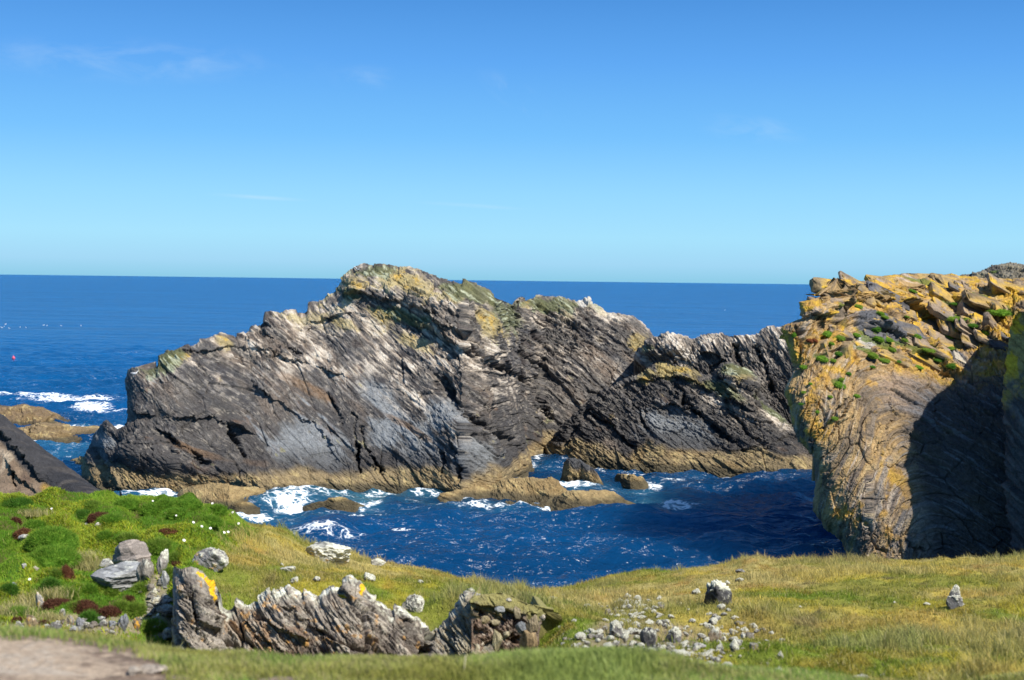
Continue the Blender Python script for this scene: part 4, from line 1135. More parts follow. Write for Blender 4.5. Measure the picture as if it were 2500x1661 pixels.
def build_terrain_grid():
    px = T_PX
    dc = np.interp(px, DCX, DCY)
    sk = np.interp(px, SKX, SKY) + 9 + 7 * np.exp(-((px - 1250) / 160) ** 2)
    f = lambda row: np.interp(px, TC, row)
    flat = lambda d: hor(px) + 1.6 / d * FPX
    rows_d = [0 * dc + 1.2, 0 * dc + 3, 0 * dc + 5, 0 * dc + 6.6, 0 * dc + 8.2, 0 * dc + 10, 0 * dc + 13.6, 0 * dc + 15, 15 + .5 * (dc - 15), dc]
    rows_y = [flat(1.2), flat(3), np.maximum(flat(5), f(Y66) + 150), f(Y66), f(Y82), f(Y100), f(Y125), f(Y150), f(YMD), sk]
    Z = [HCAM - (y - hor(px)) / FPX * d for y, d in zip(rows_y, rows_d)]
    for dd, dz in ((1.0, .25), (2.2, 1.5), (3.5, 5.0), (5.5, 12.0)):
        rows_d.append(dc + dd); Z.append(Z[9] - dz)
    rows_d = np.array(rows_d); Z = np.array(Z)
    k = len(rows_d)
    s = np.concatenate([np.linspace(0, 3, 160, endpoint=False), np.linspace(3, 9, 500, endpoint=False), np.linspace(9, k - 1, 100)])
    i = np.clip(np.floor(s).astype(int), 0, k - 2); t = (s - i)[:, None]
    D = rows_d[i] * (1 - t) + rows_d[i + 1] * t
    # Catmull-Rom in the rows for a smooth profile
    i0 = np.clip(i - 1, 0, k - 1); i3 = np.clip(i + 2, 0, k - 1)
    def slope(a, b): return (Z[b] - Z[a]) / (rows_d[b] - rows_d[a] + 1e-9)
    m1 = slope(i0, i + 1); m2 = slope(i, i3); hh = rows_d[i + 1] - rows_d[i]
    Zs = (2 * t**3 - 3 * t**2 + 1) * Z[i] + (t**3 - 2 * t**2 + t) * hh * m1 + (-2 * t**3 + 3 * t**2) * Z[i + 1] + (t**3 - t**2) * hh * m2
    ker = np.array([1, 4, 6, 4, 1.0]) / 16
    for _ in range(6):
        Zp = np.pad(Zs, ((0, 0), (4, 4)), mode='edge')
        Zs = sum(kk * Zp[:, 2 * j:2 * j + Zs.shape[1]] for j, kk in enumerate(ker))
    P = at(np.repeat(px[None], len(s), 0), np.full(D.shape, 900.0), D)
    P[..., 2] = Zs
    return P, s


TP, TS = build_terrain_grid()
TSG = np.repeat(TS[:, None], len(T_PX), 1)
x, y = TP[..., 0], TP[..., 1]
TQX = np.repeat(T_PX[None], len(TS), 0)


def left_mask():
    pxm, pym = proj(TP)
    edge = 560 + 60 * fbm(x / 1.3, y / 1.3, 2.2, 3) + np.clip((1300 - pym) * 1.1, -60, 200)
    return sst(edge + 60, edge - 60, pxm) * sst(5.2, 6.2, TSG)


LM = left_mask()
near = sst(3.8, 3.2, TSG)
lump = np.abs(fbm(x / .62, y / .62, 1.0, 2)) * .22 + .05 * fbm(x / .25, y / .25, 5.0, 3)
TP[..., 2] += LM * (lump - .03) * sst(9.6, 8.8, TSG) + (1 - LM) * (.06 * fbm(x / 1.1, y / 1.1, 3.0, 3) + .034 * fbm(x / .24, y / .24, 6.0, 3) * sst(3.5, 4.5, TSG)) * sst(1, 3, TSG)
TP[..., 2] += LM * .06 * fbm(x / .35, y / .35, 8.0, 2) * sst(8.4, 9, TSG)
TPX, TPY = proj(TP)

# path: worn bare ground at bottom left
pe = np.interp(TPX, [-1500, 0, 120, 210, 330, 385, 410, 450], [1532, 1540, 1546, 1558, 1585, 1620, 1680, 1900]) + 16 * fbm(x / .16, y / .16, 4.4, 4)
PATHM = (TPY > pe) & (TSG < 3.3) & (TPX < 520)
bare = np.exp(-((TPX - 680) / 75) ** 2 - ((TPY - 1672) / 22) ** 2) + .8 * np.exp(-((TPX - 430) / 60) ** 2 - ((TPY - 1655) / 14) ** 2)
bare = sst(.35, .7, bare + .25 * fbm(x / .2, y / .2, 2, 3)) * (TSG < 3.4)


def turf_colour(x, y, n=None):
    """colour of the meadow at a place, olive to straw, yellow and rust"""
    n1 = fbm(x / 2.0, y / 3.6, 10.0, 3); n2 = fbm(x / .45, y / 1.0, 11.0, 3); n3 = fbm(x / .7 + 5, y / 1.5, 12.0, 3)
    C = np.empty(np.shape(x) + (3,), F32); C[...] = (.27, .25, .055)
    C = mixc(C, (.17, .22, .03), sst(-.1, .6, n1 + .4 * n2))
    C = mixc(C, (.46, .37, .14), sst(.1, .7, -n1 + .5 * n3) * .8)
    C = mixc(C, (.44, .345, .045), sst(.25, .7, n3 + .3 * n2) * .6)
    C = mixc(C, (.40, .26, .08), sst(.2, .7, fbm(x / .8 + 9, y / 1.6, 14.0, 3)) * .45)
    C = mixc(C, (.34, .17, .045), .6 * sst(.5, 1.0, n2 - .3 * n3) * .7)
    C = mixc(C, (.16, .115, .06), sst(.6, 1.1, -n2 + .2 * n1) * .6)
    return C


def ground_colour():
    C = turf_colour(x, y) * .85
    C = mixc(C, (.10, .14, .02), near * .8)
    g = np.empty_like(C); g[...] = (.07, .15, .018)
    n = fbm(x / .5, y / .5, 9, 3)
    g = mixc(g, (.10, .15, .015), sst(0, .5, n)); g = mixc(g, (.10, .06, .035), sst(.4, .7, -n + .3 * fbm(x / .2, y / .2, 3, 2)) * .7)
    C = C + (g - C) * (LM * 1.0)[..., None]
    C = mixc(C, (.26, .20, .16), bare)
    # stony soil in the rubble hollow and along the foot of the mound
    so = sst(.35, .7, np.exp(-((TPX - 1560) / 170) ** 2 - ((TPY - 1565) / 62) ** 2) * 1.25 + .4 * fbm(x / .4, y / .6, 2.7, 3)) * (TSG > 4)
    C = mixc(C, (.26, .20, .14), so * .75)
    s2 = sst(.4, .7, np.exp(-((TPX - 250) / 320) ** 2 - ((TPY - 1530) / 34) ** 2) + np.exp(-((TPX - 385) / 34) ** 2 - ((TPY - 1460) / 60) ** 2) + .3 * n) * (TSG > 3.6)
    C = mixc(C, (.30, .24, .17), s2 * .8)
    return C, np.maximum(so, s2)


GC, STONY = ground_colour()
cellp = PATHM[:-1, :-1]
Vt, Ft, Ct = compact(TP.reshape(-1, 3), grid_faces(len(TS), len(T_PX), ~cellp), GC.reshape(-1, 3))
ground = mesh_obj('ground', Vt, Ft, M_soil, Ct)
tag(ground, kind='structure')
pn = fbm(x / .5, y / .3, 7.0, 5); pn2 = fbm(x / .04, y / .04, 8.0, 3)
PC = np.empty(TP.shape, F32); PC[...] = (.42, .325, .235)
PC = mixc(PC, (.15, .105, .08), sst(0, .5, pn + .3 * pn2) * .8); PC = mixc(PC, (.46, .39, .31), sst(.2, .7, -pn + .4 * pn2) * .7)
TPp = TP.copy(); TPp[..., 2] += .008 * pn + .004 * pn2
Vp, Fp, Cp = compact(TPp.reshape(-1, 3), grid_faces(len(TS), len(T_PX), cellp), PC.reshape(-1, 3))
path = mesh_obj('path', Vp, Fp, M_soil, Cp)
tag(path, kind='structure')


def ground_at(px, py, smin=3.6):
    """the visible ground point at an image position: point, distance, metres per image pixel"""
    j = int(np.argmin(np.abs(T_PX - px)))
    i0 = int(np.searchsorted(TS, smin))
    col = TPY[i0:, j]
    run = np.minimum.accumulate(col)
    ok = np.nonzero((col <= py) & (col <= run + .01))[0]
    i = i0 + (ok[0] if len(ok) else int(np.argmin(np.abs(col - py))))
    p = TP[i, j].copy()
    q = at(px, py, p[1])
    p[0] = q[0]
    return p, p[1] / FPX


# ------------------------------------------------------------------ grass blades
def blades(P, H, Wd, lean, colr, rs):
    """one narrow triangle per blade"""
    n = len(P)
    th = rs.random(n) * 2 * np.pi
    r = np.stack([np.cos(th), np.sin(th), np.zeros(n)], -1)
    th2 = rs.random(n) * 2 * np.pi
    l = np.stack([np.cos(th2), np.sin(th2), np.zeros(n)], -1) * (lean * rs.random(n))[:, None] + np.array([-.12, .04, 0])
    tip = P + H[:, None] * (np.array([0, 0, 1.0]) + l)
    mid = P + H[:, None] * (np.array([0, 0, .55]) + l * .32)
    V = np.stack([P - r * Wd[:, None] * .5, P + r * Wd[:, None] * .5, mid + r * Wd[:, None] * .42, mid - r * Wd[:, None] * .42, tip], 1).reshape(-1, 3)
    i = np.arange(n)[:, None] * 5
    F4 = i + np.array([0, 1, 2, 3]); F3 = i + np.array([3, 2, 4])
    C = np.repeat(colr[:, None, :], 5, 1)
    return V, F4, F3, C.reshape(-1, 3)


def sample_ground(n, weight, rs):
    A = np.linalg.norm(np.cross(TP[1:, :-1] - TP[:-1, :-1], TP[:-1, 1:] - TP[:-1, :-1]), axis=-1)
    w = (A * weight[:-1, :-1]).ravel()
    idx = rs.choice(w.size, n, p=w / w.sum())
    i, j = np.divmod(idx, len(T_PX) - 1)
    u, v = rs.random((n, 1)), rs.random((n, 1))
    P = TP[i, j] * (1 - u) * (1 - v) + TP[i + 1, j] * u * (1 - v) + TP[i, j + 1] * (1 - u) * v + TP[i + 1, j + 1] * u * v
    return P, i, j


INV = np.where((TPX > -150) & (TPX < 2650), 1.0, .35) * ((TPX > -900) & (TPX < 3500))
rsg = np.random.default_rng(21)
# near verge, out of focus
wgt = INV * (TSG > 1.9) * (TSG < 4.2) * np.where(PATHM, .5 * sst(26, 0, TPY - pe), 1) * (1 - .9 * bare)
P, i, j = sample_ground(225000, wgt, rsg)
n1 = fbm(P[:, 0] / .5, P[:, 1] / .5, 2.0, 3); q = rsg.random(len(P))
C = np.empty((len(P), 3), F32); C[...] = (.38, .39, .11)
C = mixc(C, (.26, .36, .08), sst(-.1, .5, n1 + .4 * (q - .5))); C = mixc(C, (.44, .38, .18), (q > .66) * .8); C = mixc(C, (.24, .23, .05), sst(.1, .6, -n1) * .7)
gr = sst(1050, 1350, TPX[i, j]) * sst(1750, 1500, TPX[i, j])
C = mixc(C, (.28, .41, .11), gr * .5)
H = (.018 + .024 * rsg.random(len(P))) * (1 + .5 * gr) * (.75 + .5 * np.clip(n1 + .5, 0, 1))
V, F4, F3, CC = blades(P, H, .0035 + .003 * rsg.random(len(P)), .7, C, rsg)
o = mesh_obj('verge_grass', V, [F4, F3], M_grass, CC, smooth=False)
tag(o, 'soft green grass of the verge beside the bare path', 'grass', kind='stuff')
# meadow turf
wgt = INV * (TSG > 4.0) * (TSG < 9.9) * (1 - LM * .97) * (1 - .75 * STONY) / TP[..., 1] ** .8
P, i, j = sample_ground(360000, wgt, rsg)
C = turf_colour(P[:, 0], P[:, 1]) * (1.0 + .6 * rsg.random((len(P), 1)))
q = rsg.random(len(P))
C = mixc(C, (.50, .43, .20), (q > .88) * .8); C = mixc(C, (.07, .12, .015), (q < .18) * .7)
tall = sst(.0, .6, fbm(P[:, 0] / 1.5, P[:, 1] / 1.5, 31, 3) + .4 * sst(9.0, 9.8, TSG[i, j]) + .25 * sst(1600, 2300, TPX[i, j]) * sst(1470, 1400, TPY[i, j]))
C = mixc(C, (.52, .45, .22), tall * .4)
H = (.016 + .022 * rsg.random(len(P))) * (1 + 1.8 * tall) * (.55 + 1.3 * np.clip(.3 + fbm(P[:, 0] / .13, P[:, 1] / .2, 51, 2), 0, 1.4))
V, F4, F3, CC = blades(P, H, .0045 + .004 * rsg.random(len(P)), 1.0, C, rsg)
o = mesh_obj('meadow_grass', V, [F4, F3], M_grass, CC, smooth=False)
tag(o, 'short olive and straw turf running up to the cliff edge', 'grass', kind='stuff')
# lush growth of the mound: green grass and yellow-green leafy patches
wgt = INV * LM * (TSG < 9.9) * (1 - .9 * STONY)
P, i, j = sample_ground(320000, wgt, rsg)
n1 = fbm(P[:, 0] / .7, P[:, 1] / .7, 41, 3)
leafy = .8 * sst(.32, .6, fbm(P[:, 0] / .8 + 3, P[:, 1] / .8, 44, 3) + .35 * sst(420, 100, TPX[i, j]) - .12)
C = np.empty((len(P), 3), F32); C[...] = (.155, .29, .028)
C = mixc(C, (.27, .41, .045), sst(-.2, .5, n1)); C = mixc(C, (.36, .42, .05), leafy * (.5 + .5 * rsg.random(len(P))))
C = mixc(C, (.42, .40, .03), leafy * (rsg.random(len(P)) > .72)); C = mixc(C, (.33, .27, .10), (rsg.random(len(P)) > .93) * .8)
H = (.016 + .022 * rsg.random(len(P))) * (1 + .6 * leafy)
tp = []; th_ = []
for (tx_, ty_, tr_, nn_, hh_) in ((78, 1262, .16, 500, .10), (235, 1385, .22, 800, .13), (70, 1470, .25, 900, .12), (120, 1515, .14, 400, .10), (140, 1455, .15, 400, .10), (30, 1500, .2, 500, .11), (205, 1370, .15, 400, .12)):
    p_, m_ = ground_at(tx_, ty_, 3.9)
    tp.append(p_ + np.concatenate([rsg.normal(size=(nn_, 2)) * tr_ * .6, np.full((nn_, 1), -.01)], 1)); th_.append(hh_ * (.5 + .6 * rsg.random(nn_)))
tp = np.concatenate(tp); th_ = np.concatenate(th_); P = np.concatenate([P, tp]); H = np.concatenate([H, th_]); leafy = np.concatenate([leafy, np.zeros(len(tp))])
tc2 = np.empty((len(tp), 3), F32); tc2[...] = (.34, .33, .10); tc2 = mixc(tc2, (.55, .47, .24), rsg.random(len(tp))); C = np.concatenate([C, tc2])
V, F4, F3, CC = blades(P, H, (.004 + .004 * rsg.random(len(P))) * (1 + 1.6 * leafy), 1.0 + .6 * leafy, C, rsg)
o = mesh_obj('mound_grass', V, [F4, F3], M_grass, CC, smooth=False)
tag(o, 'bright green grass and leafy herbs covering the left mound', 'grass', kind='stuff')
print('ground', time.time() - T0)


# ------------------------------------------------------------------ stones
def stone_mesh(seed, sub=4, facets=11, dims=(1, 1, 1), crust=.5, base=(.20, .185, .165), crustcol=(.50, .49, .39), orange=0.0, lamin=0.0, dip=35, shag=.06):
    """a broken stone: random cut planes, laminae, lichen crust on its upper side"""
    r = np.random.default_rng(seed)
    base = tuple(q_ * .72 for q_ in base)
    D, F = ICO[sub]
    R = np.full(len(D), 1.25)
    for k in range(facets):
        n = r.normal(size=3); n /= np.linalg.norm(n)
        dd = .62 + .36 * r.random()
        c = D @ n
        R = np.where(c > .05, np.minimum(R, dd / np.maximum(c, .05)), R)
    P = D * R[:, None]
    P = P * np.array(dims)
    x, y, z = P.T.astype(F32) + r.random(3)[:, None].astype(F32) * 20
    s = np.mean(dims)
    n2 = fbm(x * 2.2 / s, y * 2.2 / s, z * 2.2 / s, 4); n3 = fbm(x * 7 / s, y * 7 / s, z * 7 / s, 3)
    c_, s_ = math.cos(math.radians(dip)), math.sin(math.radians(dip))
    w = x * s_ + z * c_ + .12 * n2
    la = vn(x * .4, y * .4, w * 7 / s) + .6 * vn(x * .8, y * .8, w * 16 / s)
    up = D[:, 2] * .8 + D[:, 0] * .2
    cm = sst(.15, .55, up * .75 + .55 * n2 + .25 * n3 + crust - .5) if crust > 0 else np.zeros(len(D))
    P = P + D * (s * (.05 * n2 + .018 * n3 + lamin * .07 * la + shag * cm * (.4 + n3)))[:, None]
    C = np.empty((len(D), 3), F32); C[...] = base
    C = mixc(C, tuple(q * .45 for q in base), sst(.0, .6, -n2 + .3 * la)); C = mixc(C, tuple(min(1, q * 1.8) for q in base), sst(.2, .8, la * (.4 + lamin) + .4 * n3) * .7)
    if orange > 0:
        C = mixc(C, (.52, .27, .03), sst(.45, .7, n2 + orange - .2 + .3 * n3))
    C = mixc(C, crustcol, cm * .95)
    C = mixc(C, (.66, .65, .56), cm * sst(.1, .5, n3) * .7)
    C = mixc(C, (.30, .29, .24), cm * sst(.15, .5, -n3 + .2 * n2) * .7)
    return P, F, C


def put_stone(name, label, px, py, wpx, hpx, seed, sub=4, rot=0.0, group=None, sink=.25, cat='rock', depth=.8, tilt=0.0, smin=3.6, Y=None, **kw):
    """a stone whose foot stands at the image position's ground; py is its lower edge"""
    p, m = ground_at(px, py, smin)
    if Y is not None:
        p = at(px, py, Y); m = Y / FPX
    w = wpx * m / 2; h = hpx * m / 2
    V, F, C = stone_mesh(seed, sub, dims=(1, depth, 1), **kw)
    c, s = math.cos(tilt), math.sin(tilt)
    V = np.stack([V[:, 0] * c + V[:, 2] * s, V[:, 1], -V[:, 0] * s + V[:, 2] * c], -1)
    lo, hi = V.min(0), V.max(0)
    V = V - (lo + hi) / 2
    V = V / np.array([(hi[0] - lo[0]) / 2, (hi[0] - lo[0]) / 2, (hi[2] - lo[2]) / 2]) * np.array([w, w, h * (1 + sink)])
    o = mesh_obj(name, V, F, M_stone, C)
    o.location = (p[0], p[1] + w * .3, p[2] + h * (1 - sink))
    o.rotation_euler = (0, 0, rot)
    return tag(o, label, cat, group)


# ------------------------------------------------------------------ the outcrop in the hollow
def build_outcrop():
    top = [(424, 1392), (425, 1382), (443, 1387), (469, 1388), (501, 1403), (520, 1420), (538, 1436), (532, 1448), (518, 1461), (525, 1472), (557, 1485), (566, 1472), (578, 1461), (587, 1468), (611, 1474), (626, 1464), (637, 1453), (656, 1440), (676, 1438), (695, 1435), (704, 1427), (716, 1438), (738, 1449), (742, 1437), (755, 1448), (771, 1461), (786, 1453),
           (794, 1440), (805, 1428), (818, 1428), (837, 1439), (844, 1409), (858, 1407), (871, 1422), (881, 1436), (902, 1455), (919, 1460), (939, 1477), (957, 1488), (963, 1472), (983, 1477), (1007, 1497), (1027, 1510), (1052, 1536), (1060, 1532), (1075, 1521), (1092, 1500), (1108, 1483), (1122, 1463), (1139, 1447), (1160, 1452), (1185, 1470), (1215, 1500), (1230, 1600)]
    def outc(I):
        x, y, z, a, b, w = (I[k] for k in 'xyzabw'); px, py = I['px'], I['py']; r1, q1, s1 = I['rr']
        n1 = fbm(x / .5, y / .5, z / .5, 3); n2 = fbm(x / .14, y / .14, z / .14, 4); n3 = fbm(x * 22, y * 22, z * 22, 3)
        f = vn(a * 4, b * 4, w * 28); vf = vn(a * 9, b * 8, w * 70)
        C = np.empty(x.shape + (3,), F32); C[...] = (.20, .175, .145)
        C = mixc(C, (.075, .062, .052), sst(-.1, .5, f + .3 * n2)); C = mixc(C, (.27, .235, .19), sst(.1, .6, vf + .3 * n2 + .4 * (q1 - .5)) * .7)
        C = mixc(C, (.24, .135, .06), sst(.25, .7, n1 + .4 * n2 + .4 * (q1 - .5)) * .7)
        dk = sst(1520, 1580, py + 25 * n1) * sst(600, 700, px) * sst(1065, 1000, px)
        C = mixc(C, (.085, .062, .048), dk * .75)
        C = mixc(C, (.10, .085, .075), sst(.3, .7, -n1 + .3 * f) * .6)
        sp_ = sst(.40, .62, n3 + .3 * n2); C = mixc(C, (.36, .335, .27), sp_ * .4)
        C = mixc(C, (.42, .22, .05), sst(.62, .8, fbm(x / .09, y / .09, z / .09 + 5, 3)) * .6)
        C = mixc(C, (.33, .29, .235), sst(.25, .6, f + .5 * vf) * .6); C = mixc(C, (.06, .05, .042), sst(.25, .6, -f - .4 * vf) * .6)
        C = C * (1.0 + .5 * r1 + .3 * (q1 - .5))[..., None]
        top_ = sst(30, 4, py - np.interp(px, [p_[0] for p_ in top], [p_[1] for p_ in top]) + 16 * n2 + 9 * n3 - 10 * (q1 - .5)) * (1 - blob(I, 450, 1420, 60, 70))
        C = mixc(C, (.56, .55, .43), top_ * sst(-.3, .2, n3 + .1) * .9); C = mixc(C, (.74, .73, .63), top_ * sst(.15, .5, n3) * .7)
        for bl in ((512, 1420, 26, 12, 35), (522, 1446, 12, 24, -20), (490, 1408, 22, 8, 20), (835, 1452, 14, 8, 30), (880, 1440, 12, 18, -30)):
            C = mixc(C, (.72, .42, .015), sst(.42, .6, blob(I, *bl) + .35 * n2 + .2 * n3))
        pb = sst(1040, 1075, px + .35 * (py - 1520) * -1 + 14 * n2) * sst(1215, 1170, px + 10 * n2)
        C2 = np.empty_like(C); C2[...] = (.27, .23, .155); C2 = mixc(C2, (.38, .34, .25), sst(0, .5, f)); C2 = mixc(C2, (.20, .19, .165), sst(.15, .5, -vf + .2 * n2)); C2 = mixc(C2, (.40, .38, .30), sst(.4, .6, n3) * .5)
        C = C + (C2 - C) * (pb * (1 - top_ * .6))[..., None]
        return C
    left = [(424, 1392), (427, 1420), (436, 1450), (448, 1480), (455, 1500), (440, 1520), (460, 1560), (470, 1600), (480, 1700)]
    feats = [('crack', [(470, 1440), (462, 1465), (478, 1500), (482, 1560)], 6, .22), ('crack', [(512, 1465), (515, 1500), (530, 1535)], 4, .12), ('ledge', [(478, 1510), (500, 1525), (530, 1540)], 14, .12), ('crack', [(897, 1475), (900, 1520), (905, 1555), (940, 1575), (960, 1600)], 3, .10),
             ('crack', [(868, 1485), (872, 1515), (880, 1530)], 6, .14), ('ledge', [(680, 1475), (720, 1490), (730, 1510)], 14, .08), ('ledge', [(595, 1500), (640, 1560), (700, 1590)], 16, .10), ('ledge', [(655, 1510), (700, 1545), (760, 1580)], 16, .10), ('ledge', [(720, 1500), (790, 1545), (840, 1590)], 16, .08), ('crack', [(1052, 1536), (1046, 1570), (1030, 1600)], 7, .3),
             ('ledge', [(820, 1430), (850, 1450), (870, 1480)], 14, .10), ('ledge', [(960, 1490), (1010, 1515), (1050, 1550)], 14, .10), ('crack', [(1070, 1525), (1110, 1560), (1150, 1600)], 3, .06), ('crack', [(1110, 1490), (1140, 1530), (1160, 1580)], 3, .05), ('crack', [(1150, 1470), (1165, 1500)], 3, .06), ('bulge', [(480, 1420), (500, 1500)], 30, .10)]
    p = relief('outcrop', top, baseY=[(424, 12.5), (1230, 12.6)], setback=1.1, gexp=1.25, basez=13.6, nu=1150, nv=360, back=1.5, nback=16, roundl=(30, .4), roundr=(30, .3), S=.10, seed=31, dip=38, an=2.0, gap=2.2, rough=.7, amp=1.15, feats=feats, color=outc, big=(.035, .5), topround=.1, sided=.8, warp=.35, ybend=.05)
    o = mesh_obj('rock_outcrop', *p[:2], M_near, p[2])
    tag(o, 'long outcrop of slanting lichened slabs in the grassy hollow', 'rock')

    def bank(I):
        x, y, z = I['x'], I['y'], I['z']; px, py = I['px'], I['py']
        n2 = fbm(x / .12, y / .12, z / .12, 4); n3 = fbm(x * 25, y * 25, z * 25, 3)
        C = np.empty(x.shape + (3,), F32); C[...] = (.19, .13, .09)
        C = mixc(C, (.09, .065, .05), sst(-.1, .5, n2)); C = mixc(C, (.33, .23, .15), sst(.2, .6, n3 - .2 * n2)); C = mixc(C, (.50, .46, .38), sst(.45, .65, n3 + .2 * n2) * .7)
        C = mixc(C, (.28, .12, .06), sst(.4, .6, blob(I, 1330, 1500, 40, 14, 10) + .3 * n2) * .8)
        lip = sst(.72, .9, I['Vc'] + .06 * n2)
        lip2 = sst(.84, .97, I['Vc'] + .08 * n2)
        C = mixc(C, (.15, .115, .095), lip)
        return mixc(C, (.24, .22, .07), lip2 * .85)
    top = [(1150, 1462), (1160, 1452), (1176, 1450), (1227, 1452), (1261, 1464), (1288, 1478), (1320, 1482), (1340, 1490), (1362, 1510), (1380, 1530), (1400, 1566)]
    p = relief('bank', top, baseY=[(1150, 12.9), (1300, 13.1), (1400, 13.7)], setback=.5, gexp=.6, basez=13.6, nu=420, nv=300, back=.6, nback=10, S=.07, seed=33, dip=50, amp=.75, right=[(1400, 1566), (1378, 1572), (1340, 1575), (1322, 1600), (1318, 1700)], roundr=(20, .2),
               feats=[('ledge', [(1150, 1474), (1200, 1482), (1250, 1490), (1290, 1496), (1340, 1505), (1390, 1522)], 18, .18, 1), ('crack', [(1165, 1490), (1160, 1520), (1172, 1560)], 13, .35), ('crack', [(1205, 1520), (1215, 1560), (1200, 1600)], 12, .3), ('crack', [(1260, 1500), (1255, 1540), (1235, 1580)], 10, .3), ('crack', [(1270, 1560), (1250, 1600)], 14, .3), ('crack', [(1375, 1515), (1350, 1545), (1325, 1575)], 11, .35), ('crack', [(1335, 1530), (1315, 1590)], 5, .2)], color=bank, big=(.08, .3), warp=.6)
    o = mesh_obj('eroded_bank', *p[:2], M_near, p[2])
    tag(o, 'crumbling brown earth bank with a peat lip beside the outcrop', 'bank')
    # stones lodged in the bank
    for k, (px, py, w, h, col, lab) in enumerate([
        (1186, 1524, 22, 20, (.42, .33, .18), 'tan block lodged under the peat lip of the bank'), (1208, 1528, 26, 16, (.40, .33, .20), 'flat buff stone lodged in the middle of the bank'),
        (1220, 1497, 26, 16, (.36, .37, .36), 'grey rounded stone jutting out below the peat lip'), (1242, 1470, 14, 9, (.55, .5, .4), 'small pale stone on top of the peat lip'),
        (1300, 1545, 34, 44, (.30, .24, .15), 'tall tan slab leaning in the right of the bank'), (1290, 1590, 46, 58, (.36, .26, .14), 'large orange-tan slab at the foot of the bank'),
        (1214, 1590, 26, 54, (.38, .33, .2), 'upright tan slab in the dark gap of the bank'), (1262, 1510, 20, 30, (.33, .27, .17), 'brown stone high in the right of the bank'),
        (1325, 1516, 13, 16, (.58, .50, .40), 'pale pebble in the reddish soil of the bank'), (1272, 1548, 30, 30, (.20, .21, .22), 'blue-grey slab beside the dark gap of the bank'), (1236, 1556, 16, 14, (.45, .38, .24), 'small buff stone above the dark gap of the bank')]):
        put_stone('bank_stone', lab, px, py, w, h, 400 + k, sub=4, Y=12.95, sink=.05, facets=9, crust=0, base=col, lamin=.8, dip=50, depth=.7, tilt=(.5 if h > 40 else .1), group='stones lodged in the bank')


build_outcrop(); print('outcrop', time.time() - T0)
ST = 'stones strewn in the hollow'
